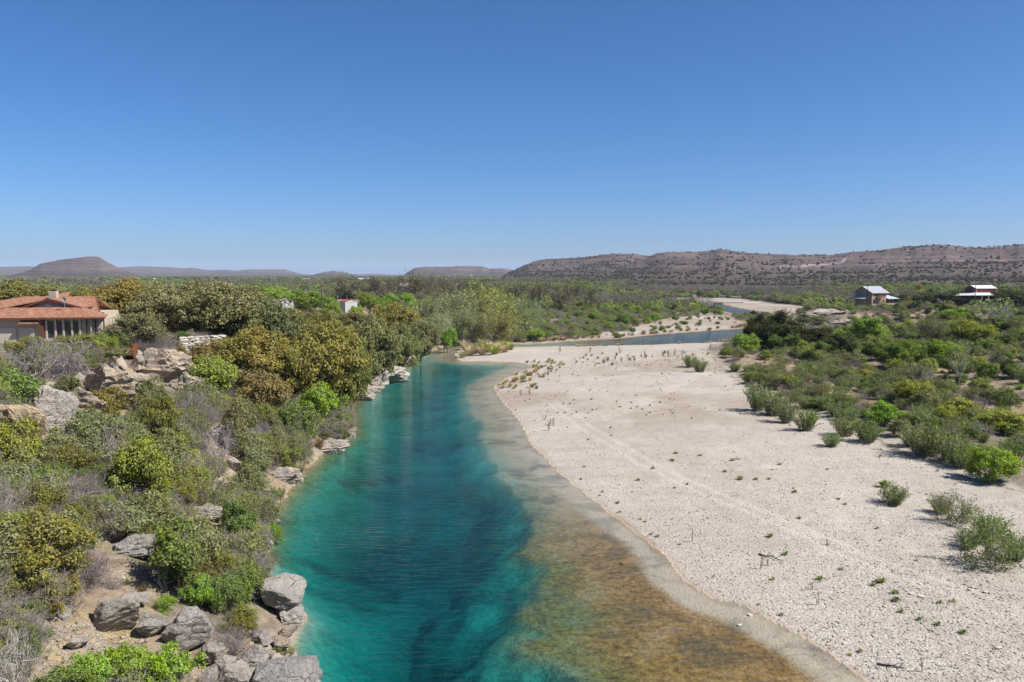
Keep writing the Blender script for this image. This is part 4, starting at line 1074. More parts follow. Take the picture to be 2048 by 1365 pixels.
for px, b, w, k in [(1276, 962, 15, 'g'), (1306, 938, 13, 'g'), (1400, 912, 13, 'g'), (1352, 908, 14, 'g'), (1345, 922, 16, 'g'), (1375, 970, 12, 'g'), (1465, 922, 18, 't'), (1538, 960, 14, 'g'), (1512, 960, 16, 'g'), (1480, 960, 24, 'g'), (1762, 1166, 34, 'g'), (1745, 1172, 20, 'g'),
                     (1790, 1188, 24, 'g'), (1792, 1202, 26, 'g'), (1802, 1226, 20, 'g'), (1640, 1160, 22, 'g'), (1682, 1140, 16, 'g'), (1572, 1110, 24, 'g'), (1540, 1075, 24, 'g'), (1880, 1207, 18, 'g'), (1905, 1205, 20, 't'), (1838, 1240, 20, 'g'), (1875, 1252, 22, 'g'), (1925, 1268, 24, 'g'),
                     (1598, 1038, 18, 't'), (1755, 1058, 14, 't'), (1833, 1122, 14, 't'), (1930, 1145, 14, 't'), (1700, 1312, 18, 't'), (1720, 1305, 20, 't'), (1545, 1160, 18, 't'), (1240, 1025, 12, 't'), (1205, 985, 12, 't'), (1168, 935, 11, 'g'), (1236, 1027, 10, 't'), (1280, 1040, 12, 't'), (1315, 1075, 16, 't'), (1360, 1090, 14, 't'),
                     (1263, 806, 9, 'g'), (1300, 812, 9, 'g'), (1274, 815, 9, 'g'), (1320, 806, 9, 'g'), (1240, 815, 9, 'g'), (1183, 800, 9, 'g'), (1285, 820, 9, 'g'), (1450, 945, 14, 'g'), (1590, 985, 18, 'g'), (1655, 940, 12, 't'), (1690, 1010, 14, 't'), (1560, 930, 14, 'g'), (1243, 1128, 14, 'g')]:
    o_ = bush_at('weed', px, b, w, w * 0.5, 'green' if k == 'g' else 'tan', 'grey', WG[k], 'weeds scattered over the gravel bar'); AUTO.append((o_, 'small green weed patch' if k == 'g' else 'small dry tan weed', o_.location.x, o_.location.y, o_.location.z, 9.0 * o_.location.y / FPX))
for i, (px, b, w, h) in enumerate([(940, 712, 44, 24), (965, 711, 44, 24), (990, 709, 40, 22), (1010, 705, 34, 20), (925, 716, 30, 18), (955, 703, 50, 24), (985, 700, 50, 22), (948, 708, 46, 26), (972, 706, 46, 26), (998, 703, 44, 24), (935, 705, 40, 24), (1020, 700, 36, 18), (930, 700, 40, 26), (965, 697, 44, 26), (1005, 697, 44, 22), (1030, 764, 26, 16), (1045, 760, 26, 16), (1060, 752, 26, 14), (1020, 775, 22, 14), (1070, 745, 24, 12)]):
    bush_at('reed', px, b, w, h, ['straw', 'tan', 'yellow'][i % 3] if i < 15 else 'straw', 'grey', 'tan reed clump on the spit at the river bend' if i < 15 else 'dry straw clump at the gravel corner by the shallows', 'tan reeds on the spit' if i < 15 else 'dry straw clumps at the gravel corner')

# ---- thickets: many individuals, none closer than their crowns allow
CLEAR = [(60, 768, 128, 838, 88), (160, 750, 245, 806, 92), (236, 690, 294, 742, 98), (300, 722, 352, 765, 98), (360, 664, 442, 692, 110), (425, 850, 460, 885, 90), (452, 918, 482, 942, 80), (225, 1088, 300, 1120, 60), (170, 1180, 270, 1270, 50),
         (325, 1205, 420, 1310, 49), (515, 1160, 615, 1260, 56), (100, 1230, 200, 1300, 46), (480, 1310, 620, 1365, 44), (60, 640, 160, 668, 99), (0, 640, 70, 676, 98), (540, 940, 590, 965, 88), (630, 880, 690, 905, 104), (725, 742, 785, 770, 150), (395, 1018, 435, 1036, 72), (0, 850, 70, 880, 80), (1700, 575, 1815, 598, 380), (1930, 570, 2005, 585, 425), (560, 600, 590, 608, 325), (680, 600, 718, 611, 330)]
def hides(x, y, z, w, h):
    c, s = math.cos(PITCH), math.sin(PITCH)
    dep = y * c - (z - CAMZ) * s; px = 1024 + FPX * x / dep
    yb = 682.5 - FPX * (y * s + (z - CAMZ) * c) / dep; yt = 682.5 - FPX * (y * s + (z + h - CAMZ) * c) / dep; hw = 0.40 * w * FPX / dep
    for (x0, y0, x1, y1, d) in CLEAR:
        if y < d + 1.5 and px + hw > x0 and px - hw < x1 and yb > y0 and yt < y1: return True
    return False

def scatter(n, region, kinds, spacing, label_tail, group, seed, wr, hr=(0.6, 0.95), tries=40, key=None, mass=()):
    """region(g, m) -> candidate x, y; kinds: (kind, weight, leaf colours, barks, plain label, size factor)"""
    g = np.random.default_rng(seed)
    x, y = region(g, n * tries)
    if len(x) == 0: return
    cell = {}
    def ok(px, py, r):
        ci, cj = int(px // 4), int(py // 4)
        for a in range(ci - 2, ci + 3):
            for b in range(cj - 2, cj + 3):
                for (qx, qy, qr) in cell.get((a, b), ()):
                    if (qx - px) ** 2 + (qy - py) ** 2 < (spacing * (0.35 * (qr + r))) ** 2: return False
        return True
    for q in placed: cell.setdefault((int(q[0] // 4), int(q[1] // 4)), []).append((q[0], q[1], min(q[2], 4)))
    wt = np.array([k[1] for k in kinds], float); wt /= wt.sum()
    zz = land(x, y); patch = fbm(x * 0.09, y * 0.09, seed, 3) + g.normal(size=len(x)) * 0.09; cnt = 0
    rank = np.empty(len(x)); rank[np.argsort(patch)] = np.arange(len(x)) / len(x)
    for i in range(len(x)):
        if cnt >= n: break
        u = rank[i]
        kd = kinds[int(np.searchsorted(np.cumsum(wt), u))]
        w = g.uniform(*wr) * kd[5]
        if not ok(x[i], y[i], w * 0.5) or hides(x[i], y[i], zz[i], w * 1.15, w * sum(hr) * 0.5 * 1.4 + 0.2): continue
        cell.setdefault((int(x[i] // 4), int(y[i] // 4)), []).append((x[i], y[i], w * 0.5))
        if kd[0] in mass:
            MASS.append((x[i], y[i], zz[i], w, w * g.uniform(*hr), kd[0])); cnt += 1; continue
        leaf = kd[2][int(g.integers(len(kd[2])))]; bark = kd[3][int(g.integers(len(kd[3])))]
        hh_ = w * g.uniform(*hr)
        AUTO.append((plant(kd[0], float(x[i]), float(y[i]), w, hh_, leaf, bark, kd[4] + ' ' + label_tail, kd[4] + 's ' + group, z=float(zz[i]), g=g), kd[4], float(x[i]), float(y[i]), float(zz[i]) + hh_ * 0.5, w))
        cnt += 1

def masked(x, y, gmax=0.35, sdmin=0.6):
    z, sd, gravel, bed, track, dry, algae, wet, far, left, inb = land(x, y, True)
    return (sd > sdmin) & (gravel < gmax)

def reg_bluff(y0, y1, lo, hi):
    def f(g, m):
        m = min(m, 12000)
        y = np.sqrt(g.uniform(y0 * y0, y1 * y1, m)) if y0 > 60 else g.uniform(y0, y1, m); x = xs_left(y) - g.uniform(lo, hi, m)
        k = (x > -0.72 * y - 3); x, y = x[k], y[k]
        k = masked(x, y, 2.0, 0.25)
        hx = (x > -74) & (x < -51) & (y > 97.5) & (y < 122); dirt = ((x + 23.5) / 3.6) ** 2 + ((y - 46.5) / 2.6) ** 2 < 1
        return x[k & ~hx & ~dirt], y[k & ~hx & ~dirt]
    return f
def reg_box(x0, x1, y0, y1, gmax=0.35, extra=None):
    def f(g, m):
        m = min(m, 14000)
        y = np.sqrt(g.uniform(y0 * y0, y1 * y1, m)); x = g.uniform(x0, x1, m) if not callable(x0) else g.uniform(0, 1, m) * (x1(y) - x0(y)) + x0(y)
        k = (np.abs(x) < 0.70 * y + 4)
        if extra is not None: k &= extra(x, y)
        x, y = x[k], y[k]; k = masked(x, y, gmax)
        return x[k], y[k]
    return f
BL = [('bare', 0.15, ['olive'], ['purple', 'grey', 'purple'], 'leafless grey thorn shrub', 0.95), ('semi', 0.22, ['olive', 'greygreen', 'willow'], ['grey', 'purple'], 'half bare thorn shrub', 1.0),
      ('scrub', 0.20, ['olive', 'yellow', 'greyolive', 'ochre'], ['brown', 'grey'], 'olive scrub oak', 1.15), ('airy', 0.16, ['greygreen', 'green', 'olive'], ['grey'], 'airy grey green shrub', 1.1), ('bush', 0.12, ['green', 'deep', 'yellow'], ['brown'], 'green leafy bush', 0.8)]
scatter(260, reg_bluff(30, 62, 0.1, 24), BL, 0.95, 'on the near bluff slope above the boulders', 'on the near bluff slope', 501, (1.5, 3.0))
scatter(300, reg_bluff(62, 98, 0.1, 26), BL, 0.95, 'on the bluff slope below the tiled house', 'on the bluff below the house', 502, (1.8, 3.6))
scatter(130, reg_bluff(98, 150, 0.1, 20), [BL[0], BL[1], BL[2], BL[3], ('bush', 0.3, ['green', 'bright', 'willow'], ['brown'], 'green leafy bush', 1.0)], 1.2, 'on the bank under the big dark oaks', 'under the big oaks', 503, (2.0, 4.0))
scatter(70, reg_bluff(150, 240, 0.1, 16), [BL[1], BL[2], BL[3], BL[4]], 1.2, 'on the bank of the farther left bend', 'on the farther left bank', 504, (2.4, 4.6))
scatter(60, reg_box(lambda y: -0.68 * y, lambda y: xs_left(y) - 22, 122, 240, 0.4), [('oak', 0.5, ['olive', 'greyolive', 'ochre'], ['dark'], 'live oak', 1.5), ('scrub', 0.5, ['olive', 'greygreen'], ['grey'], 'olive scrub oak', 1.1)], 1.5, 'on the terrace behind the tiled house', 'on the terrace behind the house', 505, (4.0, 6.0))
scatter(150, reg_box(lambda y: -0.68 * y, lambda y: xs_left(np.minimum(y, 240)) - 15 + (y - 240) * 0.10, 235, 520, 0.4, lambda x, y: ~((np.abs(x + 72) < 20) & (y > 305) & (y < 362))), [
    ('oak', 0.16, ['greyolive', 'olive'], ['dark'], 'live oak', 1.2), ('bare', 0.1, ['olive'], ['grey'], 'leafless grey thorn shrub', 1.0), ('mesquite', 0.3, ['bright', 'green', 'deep'], ['dark'], 'green mesquite', 1.0), ('haze_tree', 0.28, ['greygreen', 'willow'], ['grey'], 'budding grey tree', 1.25), ('airy', 0.12, ['greygreen'], ['grey'], 'airy grey green shrub', 0.9)],
    1.5, 'on the plain behind the white barn', 'on the plain left of the river', 506, (5.0, 8.5), mass=('bare', 'airy', 'semi'))
scatter(420, reg_box(lambda y: xs_left(np.minimum(y, 240)) + 2 + (y - 240) * 0.10, lambda y: 0.24 * y + 10, 245, 600, 0.4), [
    ('bare', 0.1, ['olive'], ['grey', 'purple'], 'leafless grey thorn shrub', 0.9), ('semi', 0.12, ['greygreen', 'willow'], ['grey'], 'half bare thorn shrub', 0.9), ('airy', 0.2, ['willow', 'greygreen', 'green'], ['grey'], 'airy grey green shrub', 0.9), ('bush', 0.14, ['green', 'willow', 'bright'], ['brown'], 'green leafy bush', 0.9), ('mesquite', 0.22, ['green', 'deep', 'bright'], ['dark'], 'green mesquite', 1.1)],
    1.05, 'in the brush flat beyond the river bend', 'in the brush flat beyond the bend', 507, (3.2, 6.0), (0.5, 0.85), mass=('bare', 'airy', 'semi'))
scatter(110, reg_bluff(32, 170, -0.3, 1.6), [('reed', 0.35, ['straw', 'yellow', 'tan'], ['grey'], 'tan reed clump', 0.9), ('tuft', 0.25, ['straw', 'tan', 'rust'], ['grey'], 'dry grass tuft', 1.0), ('bush', 0.2, ['green', 'willow'], ['brown'], 'green leafy bush', 0.9), ('airy', 0.2, ['willow', 'greygreen'], ['grey'], 'airy grey green shrub', 1.0)], 1.0, 'right at the left waterline', 'at the left waterline', 515, (1.0, 2.2), (0.5, 0.9))
rightext = lambda x, y: (x > 0.2 * y)
RB = [('bare', 0.12, ['olive'], ['grey', 'purple'], 'leafless grey thorn shrub', 0.95), ('willow', 0.2, ['willow', 'green', 'greygreen'], ['grey'], 'feathery willow', 0.95), ('airy', 0.2, ['green', 'yellow', 'greygreen'], ['grey'], 'airy green shrub', 1.05), ('semi', 0.10, ['greygreen', 'olive'], ['grey'], 'half bare thorn shrub', 1.0), ('bush', 0.13, ['green', 'deep', 'yellow'], ['brown'], 'green leafy bush', 1.0)]
inright = lambda x, y: inside(x, y, EDGE + [(400, 330), (400, 40)])
scatter(230, reg_box(20, 130, 85, 175, 0.75, lambda x, y: inright(x, y) & (dist_line(x, y, EDGE) < 24)), RB[1:2] * 3 + RB, 0.95, 'along the right edge of the gravel bar', 'along the gravel edge', 508, (2.0, 3.8), (0.55, 0.85))
scatter(420, reg_box(30, 240, 95, 290, 0.5, lambda x, y: inright(x, y) & (dist_line(x, y, EDGE) > 16) & ~((x > 88) & (x < 150) & (y > 276) & (y < 338))), RB + [('mesquite', 0.2, ['green', 'deep', 'bright'], ['dark'], 'green mesquite', 1.2), ('juniper', 0.15, ['dark'], ['dark'], 'dark juniper', 0.9)], 1.0, 'in the thicket on the right bank', 'in the thicket on the right bank', 509, (2.8, 5.0), (0.6, 0.9))
scatter(280, reg_box(90, 330, 262, 420, 0.4, lambda x, y: (x > 0.30 * y) & ~((x > 88) & (x < 150) & (y > 276) & (y < 338)) & ~((x > 170) & (x < 205) & (y > 392) & (y < 412))), [('bare', 0.15, ['olive'], ['grey', 'purple'], 'leafless grey thorn shrub', 1.0), ('semi', 0.12, ['greygreen'], ['grey'], 'half bare thorn shrub', 1.0), ('juniper', 0.30, ['dark'], ['dark'], 'dark juniper', 1.0), ('airy', 0.12, ['greygreen'], ['grey'], 'airy grey green shrub', 0.9), ('mesquite', 0.15, ['bright', 'green'], ['dark'], 'green mesquite', 1.1)],
    1.0, 'on the terrace below the two right hand buildings', 'on the terrace below the right hand buildings', 510, (3.0, 5.2), (0.5, 0.8))
scatter(120, reg_box(140, 420, 428, 640, 0.4, lambda x, y: (x > 0.27 * y) & ~((x > 235) & (x < 275) & (y > 425) & (y < 445))), [('haze_tree', 0.3, ['greygreen', 'willow', 'paleg'], ['grey'], 'budding grey tree', 1.2), ('mesquite', 0.3, ['bright', 'green'], ['dark'], 'green mesquite', 1.1), ('bare', 0.06, ['olive'], ['grey'], 'leafless grey thorn shrub', 1.2), ('oak', 0.2, ['olive', 'ochre'], ['dark'], 'live oak', 1.3)],
    1.35, 'on the flat behind the two right hand buildings', 'behind the right hand buildings', 511, (5.0, 8.0), (0.55, 0.8))
scatter(60, reg_box(20, 110, 240, 400, 3.0, lambda x, y: (sdist(x, y, GRAVEL2) < 6)), [('bush', 0.3, ['willow', 'green'], ['brown'], 'green leafy bush', 0.9), ('willow', 0.3, ['willow'], ['grey'], 'feathery willow', 0.8), ('bare', 0.2, ['olive'], ['grey'], 'leafless grey thorn shrub', 0.7), ('tuft', 0.2, ['tan', 'rust'], ['grey'], 'tan grass tuft', 0.8)],
    3.5, 'on the far white gravel beyond the bend', 'on the far gravel', 512, (2.0, 4.0), (0.45, 0.75))
scatter(120, reg_box(-30, 190, 236, 440, 3.0, lambda x, y: (np.minimum(sdist(x, y, POOL), sdist(x, y, UPPER)) < 7) & ~inside(x, y, BAR)), [('tuft', 0.5, ['rust', 'tan', 'straw'], ['grey'], 'rusty grass clump', 1.0), ('reed', 0.5, ['tan', 'straw', 'rust'], ['grey'], 'tan reed clump', 1.0)],
    1.2, 'along the far bank of the upper river', 'along the far bank', 513, (2.0, 3.6), (0.4, 0.6))
scatter(60, reg_box(90, 150, 272, 334, 2.0, lambda x, y: x > 92), [('bare', 0.5, ['olive'], ['purple'], 'leafless grey thorn shrub', 0.9), ('semi', 0.3, ['greyolive'], ['purple'], 'half bare thorn shrub', 0.9), ('juniper', 0.2, ['dark'], ['dark'], 'dark juniper', 0.6)], 1.2, 'on the rocky bluff at the river point', 'on the rocky bluff at the point', 516, (1.8, 3.4), (0.3, 0.5))
scatter(70, reg_box(-12, 90, 232, 268, 3.0, lambda x, y: (sdist(x, y, POOL) < 3.5) & inside(x, y, BAR) & (x > 8)), [('tuft', 0.5, ['straw', 'willow', 'tan'], ['grey'], 'low green and tan tuft', 1.0), ('stalk', 0.5, ['willow', 'tan'], ['grey'], 'thin waterside stalk', 0.45)], 1.0, 'along the near side of the far water', 'along the near side of the far water', 517, (1.0, 2.0), (0.4, 0.7))
scatter(60, reg_box(-6, 16, 150, 200, 3.0, lambda x, y: inside(x, y, BAR) & (dist_line(x, y, RIGHT_SHORE) < 8)), [('tuft', 0.6, ['straw', 'tan'], ['grey'], 'dry straw tuft', 1.0), ('reed', 0.4, ['straw', 'tan', 'yellow'], ['grey'], 'dry straw clump', 1.0)], 1.3, 'at the gravel corner by the shallows', 'at the gravel corner', 518, (0.9, 1.9), (0.5, 0.8))
scatter(70, reg_box(15, 75, 185, 215, 3.0, lambda x, y: inside(x, y, BAR)), [('stalk', 0.5, ['tan', 'willow', 'straw'], ['grey'], 'thin dry stalk', 0.5), ('tuft', 0.5, ['tan', 'rust', 'straw'], ['grey'], 'low dry tuft', 0.9)], 1.6, 'across the upper gravel bar', 'across the upper gravel bar', 519, (0.8, 1.7), (0.5, 0.9))
def reg_barweeds(g, m):
    m = min(m, 6000); y = np.sqrt(g.uniform(44 ** 2, 200 ** 2, m)); x = g.uniform(-10, 90, m); k = (np.abs(x) < 0.67 * y) & inside(x, y, BAR); x, y = x[k], y[k]
    dR = dist_line(x, y, RIGHT_SHORE); dE_ = dist_line(x, y, EDGE)
    p = 0.10 + 0.9 * np.exp(-(dR / 7) ** 2) + 0.7 * np.exp(-(dE_ / 8) ** 2) + 0.5 * (y > 120); k = (g.uniform(0, 1, len(x)) < p) & (dR > 0.8)
    return x[k], y[k]
scatter(330, reg_barweeds, [('weed', 0.6, ['tan', 'straw', 'rust'], ['grey'], 'tiny dry weed', 0.8), ('weed', 0.4, ['green', 'willow', 'greygreen'], ['grey'], 'tiny green weed', 0.9), ('tuft', 0.2, ['straw', 'tan'], ['grey'], 'low straw tuft', 0.9)], 1.5, 'on the open gravel', 'on the open gravel', 514, (0.25, 0.75), (0.4, 0.8), 20)

# ---- growth too far or too small to count
def point_cloud(name, x, y, z, scl, idx, protos, label, cat):
    coll = bpy.data.collections.new(name + '_shapes')
    for i, (me, col) in enumerate(protos):
        me = me.copy(); kind_ = me.materials[0].name.split('.')[0]; me.materials.clear()
        me.materials.append(bark_material(col) if kind_ == 'bark' else leaf_material(kind_, 0.25, 0.45, col))
        o = bpy.data.objects.new('%s_shape_%02d' % (name, i), me); o.color = col; coll.objects.link(o)
    n = len(x)
    me = bpy.data.meshes.new(name); me.vertices.add(n)
    me.vertices.foreach_set('co', np.stack([x, y, z], 1).astype(np.float32).ravel())
    a = me.attributes.new('scl', 'FLOAT_VECTOR', 'POINT'); a.data.foreach_set('vector', scl.astype(np.float32).ravel())
    a = me.attributes.new('rotz', 'FLOAT', 'POINT'); a.data.foreach_set('value', rng.uniform(0, 6.283, n).astype(np.float32))
    a = me.attributes.new('idx', 'INT', 'POINT'); a.data.foreach_set('value', idx.astype(np.int32))
    ob = obj(name, me); tag(ob, label, cat, None, 'stuff')
    nt = bpy.data.node_groups.new(name + '_nodes', 'GeometryNodeTree')
    nt.interface.new_socket('Geometry', in_out='INPUT', socket_type='NodeSocketGeometry'); nt.interface.new_socket('Geometry', in_out='OUTPUT', socket_type='NodeSocketGeometry')
    N = nt.nodes.new; gi, go = N('NodeGroupInput'), N('NodeGroupOutput')
    iop = N('GeometryNodeInstanceOnPoints'); ci = N('GeometryNodeCollectionInfo'); ci.inputs[0].default_value = coll; ci.inputs['Separate Children'].default_value = True; ci.inputs['Reset Children'].default_value = True
    def na(nm, ty):
        q = N('GeometryNodeInputNamedAttribute'); q.data_type = ty; q.inputs[0].default_value = nm
        return [s for s in q.outputs if s.enabled][0]
    iop.inputs['Pick Instance'].default_value = True
    cx = N('ShaderNodeCombineXYZ'); er = N('FunctionNodeEulerToRotation')
    L = nt.links.new
    L(gi.outputs[0], iop.inputs['Points']); L(ci.outputs[0], iop.inputs['Instance']); L(na('idx', 'INT'), iop.inputs['Instance Index'])
    L(na('rotz', 'FLOAT'), cx.inputs[2]); L(cx.outputs[0], er.inputs[0]); L(er.outputs[0], iop.inputs['Rotation'])
    L(na('scl', 'FLOAT_VECTOR'), iop.inputs['Scale']); L(iop.outputs[0], go.inputs[0])
    ob.modifiers.new('scatter', 'NODES').node_group = nt
    return ob

def c4(k, f=1.0): return tuple(v * f * 1.15 for v in COLS[k]) + (1.0,)
def joined(p):                                # wood and leaf of one far shape in one mesh
    b = bmesh.new(); b.from_mesh(p['leaf']); me = p['leaf'].copy(); b.free(); return me
far_protos = [(PL['far_round'][0]['leaf'], c4('greygreen')), (PL['far_round'][1]['leaf'], c4('willow')), (PL['far_round'][2]['leaf'], c4('green')), (PL['far_round'][0]['leaf'], c4('greyolive')), (PL['far_round'][1]['leaf'], c4('dark', 1.3)),
              (PL['far_round'][2]['leaf'], (0.20, 0.175, 0.15, 1)), (PL['far_bare'][0]['wood'], (0.13, 0.11, 0.10, 1)), (PL['far_bare'][1]['wood'], (0.17, 0.15, 0.135, 1)), (PL['far_round'][0]['leaf'], c4('bright'))]
g = np.random.default_rng(77)
def far_points(n, r0, r1, seed, kindf, sz):
    gg_ = np.random.default_rng(seed)
    r = np.exp(gg_.uniform(math.log(r0), math.log(r1), n)); r = np.where(gg_.uniform(0, 1, n) < 0.55, np.sqrt(gg_.uniform(r0 * r0, r1 * r1, n)), r)
    t = gg_.uniform(-R(37), R(37), n); x, y = r * np.sin(t), r * np.cos(t)
    z, sd, gravel, bed, track, dry, algae, wet, far, left, inb = land(x, y, True)
    k = (sd > 6) & (gravel < 0.3) & (y > 0) & ~((x > -110) & (x < -55) & (y < 420))
    x, y, z = x[k], y[k], z[k]
    s = gg_.uniform(*sz, len(x))
    return x, y, z, s, gg_
def kinds_for(x, y, gg_):
    a = fbm(x * 0.006, y * 0.006, 131, 4) + gg_.normal(size=len(x)) * 0.07; b = fbm(x * 0.012 + 40, y * 0.004, 133, 3)
    idx = np.select([a < 0.40, a < 0.46, a < 0.51, a < 0.56, a < 0.63], [4, 0, 5, 1, 3], 2)
    idx = np.where(gg_.uniform(0, 1, len(x)) < 0.10, 8, idx)
    idx = np.where((b > 0.5) & (gg_.uniform(0, 1, len(x)) < 0.35), gg_.integers(6, 8, len(x)), idx)
    return idx
x, y, z, s, gg_ = far_points(15000, 470, 1150, 601, None, (0.7, 1.35))
point_cloud('distant_brush', x, y, z - 0.2, np.stack([s, s, s * gg_.uniform(0.7, 1.15, len(x))], 1), kinds_for(x, y, gg_), far_protos, 'mass of grey and green brush covering the far plain', 'brush')
x, y, z, s, gg_ = far_points(26000, 1100, 4200, 602, None, (1.1, 2.2))
point_cloud('distant_woodland', x, y, z - 0.2, np.stack([s, s, s * gg_.uniform(0.55, 0.9, len(x))], 1), np.minimum(kinds_for(x, y, gg_), 5), far_protos, 'far dark band of woodland at the foot of the hills', 'woodland')
# low growth between the shrubs of the flats and of the bluff
def low_points(n, f, seed):
    gg_ = np.random.default_rng(seed); x, y = f(gg_, n); return x[:n], y[:n], gg_
low_protos = [(PL['weed'][0]['leaf'], c4('straw')), (PL['weed'][1]['leaf'], c4('tan')), (PL['weed'][2]['leaf'], c4('greygreen')), (PL['tuft'][0]['leaf'], c4('straw', 0.8)), (PL['tuft'][1]['leaf'], c4('tan', 0.8)), (PL['bare'][0]['wood'], (0.215, 0.18, 0.175, 1)), (PL['bare'][1]['wood'], (0.175, 0.145, 0.14, 1)), (PL['airy'][0]['leaf'], c4('greygreen')), (PL['semi'][2]['wood'], (0.24, 0.21, 0.19, 1)), (PL['willow'][0]['leaf'], c4('willow')), (PL['bush'][0]['leaf'], c4('green'))]
mx = np.array([(a[0], a[1], a[2], a[3], a[4]) for a in MASS]); mk = [a[5] for a in MASS]; gg_ = np.random.default_rng(88)
mp = [(PL['bare'][0]['wood'], (0.25, 0.215, 0.205, 1)), (PL['bare'][1]['wood'], (0.22, 0.19, 0.18, 1)), (PL['airy'][0]['leaf'], c4('willow')), (PL['airy'][1]['leaf'], c4('greygreen')), (PL['semi'][0]['wood'], (0.26, 0.23, 0.21, 1)), (PL['semi'][1]['leaf'], c4('willow'))]
mi = np.array([{'bare': 0, 'airy': 2, 'semi': 4}[k] for k in mk]) + gg_.integers(0, 2, len(mk)); pw = np.array([{'bare': PL['bare'][0], 'airy': PL['airy'][0], 'semi': PL['semi'][0]}[k]['w'] for k in mk]); ph = np.array([{'bare': PL['bare'][0], 'airy': PL['airy'][0], 'semi': PL['semi'][0]}[k]['h'] for k in mk])
point_cloud('brush_thicket', mx[:, 0], mx[:, 1], mx[:, 2] - 0.03, np.stack([mx[:, 3] / pw, mx[:, 3] / pw, mx[:, 4] / ph], 1), mi, mp, 'mass of thin grey and green brush on the flat beyond the river bend', 'brush')
xs1, ys1, gg_ = low_points(6500, reg_bluff(30, 150, 0.4, 26), 611)
zz = land(xs1, ys1); ii = gg_.choice(11, len(xs1), p=[0.07, 0.07, 0.10, 0.05, 0.05, 0.25, 0.23, 0.03, 0.15, 0.0, 0.0])
sc = np.where(ii < 3, gg_.uniform(0.8, 2.2, len(xs1)), np.where(ii < 5, gg_.uniform(0.4, 0.9, len(xs1)), gg_.uniform(0.45, 1.05, len(xs1))))
uw = np.where(ii < 3, 0.5, np.where(ii < 5, 1.1, 3.4))
kk = np.array([not hides(a, b, c, w_ * s_, w_ * s_ * 0.85) for a, b, c, w_, s_ in zip(xs1, ys1, zz, uw, sc)]); xs1, ys1, zz, ii, sc = xs1[kk], ys1[kk], zz[kk], ii[kk], sc[kk]
point_cloud('undergrowth', xs1, ys1, zz - 0.03, np.stack([sc, sc, sc * gg_.uniform(0.8, 1.2, len(sc))], 1), ii, low_protos, 'dry grass and twigs under the shrubs of the left bluff', 'undergrowth')
xs2, ys2, gg_ = low_points(12000, reg_box(-30, 240, 88, 420, 0.5, lambda x, y: inright(x, y) | (y > 245)), 612)
zz = land(xs2, ys2); ii = gg_.choice(11, len(xs2), p=[0.07, 0.08, 0.10, 0.09, 0.09, 0.13, 0.12, 0.09, 0.07, 0.10, 0.06])
sc = np.where(ii < 3, gg_.uniform(1.2, 3.0, len(xs2)), np.where(ii < 5, gg_.uniform(0.6, 1.4, len(xs2)), gg_.uniform(0.6, 1.3, len(xs2))))
point_cloud('dry_undergrowth', xs2, ys2, zz - 0.03, np.stack([sc, sc, sc * gg_.uniform(0.6, 1.0, len(sc))], 1), ii, low_protos, 'dry grass and low twigs over the right bank and the brush flat', 'undergrowth')
# scrub on the hillsides
def hill_scrub(name, label, V, n, seed, sz, zmin=8):
    gg_ = np.random.default_rng(seed); nr, nth, _ = V.shape; last = int(nr * 0.8)
    a = gg_.uniform(0.5, last - 0.01, n); b = gg_.uniform(0, nth - 1.01, n); ia, ib = a.astype(int), b.astype(int); fa, fb = (a - ia)[:, None], (b - ib)[:, None]
    P = V[ia, ib] * (1 - fa) * (1 - fb) + V[ia + 1, ib] * fa * (1 - fb) + V[ia, ib + 1] * (1 - fa) * fb + V[ia + 1, ib + 1] * fa * fb
    d = fbm(P[:, 0] * 0.009, P[:, 1] * 0.02, seed, 5); low = smooth(60, 18, P[:, 2])
    k = (gg_.uniform(0, 1, n) < np.clip(smooth(0.50, 0.62, d) * 0.7 + low * 0.6 + 0.05, 0, 1)) & (P[:, 2] > zmin)
    P = P[k]; s = gg_.uniform(*sz, len(P))
    pr = [(PL['far_dot'][0]['leaf'], (0.085, 0.085, 0.058, 1)), (PL['far_dot'][1]['leaf'], (0.11, 0.105, 0.075, 1)), (PL['far_dot'][0]['leaf'], (0.14, 0.115, 0.095, 1))]
    point_cloud(name, P[:, 0], P[:, 1], P[:, 2] - 0.3, np.stack([s, s, s * 0.9], 1), gg_.integers(0, 3, len(P)), pr, label, 'scrub')
hill_scrub('hillside_scrub', 'dark juniper scrub dotted over the long right hand ridge', hillV['main'], 11000, 621, (0.5, 1.25))
hill_scrub('ridge_scrub', 'dark scrub dotted over the ridge right of centre', hillV['back'], 5000, 622, (0.6, 1.4))
# ------------------------------------------------------------------ rocks
def rock_mesh(name, seed, sub=3, cuts=9, amp=0.10, strat=0.0):
    b = bmesh.new(); bmesh.ops.create_icosphere(b, subdivisions=sub, radius=1.0)
    V = np.array([v.co[:] for v in b.verts]); g = np.random.default_rng(seed)
    for k in range(cuts):
        n = g.normal(size=3); n /= np.linalg.norm(n); d = g.uniform(0.45, 0.85)
        e = np.clip(V @ n - d, 0, None); V = V - e[:, None] * n * 0.98
    V = V * (1 + amp * 2 * (noise3(V * 2.3 + seed, seed) - 0.5) + amp * (noise3(V * 6 + seed, seed + 1) - 0.5))[:, None]
    if strat:
        q = V[:, 2] * 4 + noise3(V * 1.5 + 9, seed + 3); f = q - np.floor(q)
        V[:, :2] *= (1 - strat * np.where(f > 0.7, 1.0, 0.0))[:, None]
    for v, c in zip(b.verts, V): v.co = c
    me = bpy.data.meshes.new(name); b.to_mesh(me); b.free(); me.materials.append(M['cobble' if name.startswith('cobble') else 'rock'])
    return me
ROCKS = [rock_mesh('boulder%d' % i, 700 + i, 4, 16, 0.12, 0.05) for i in range(5)]
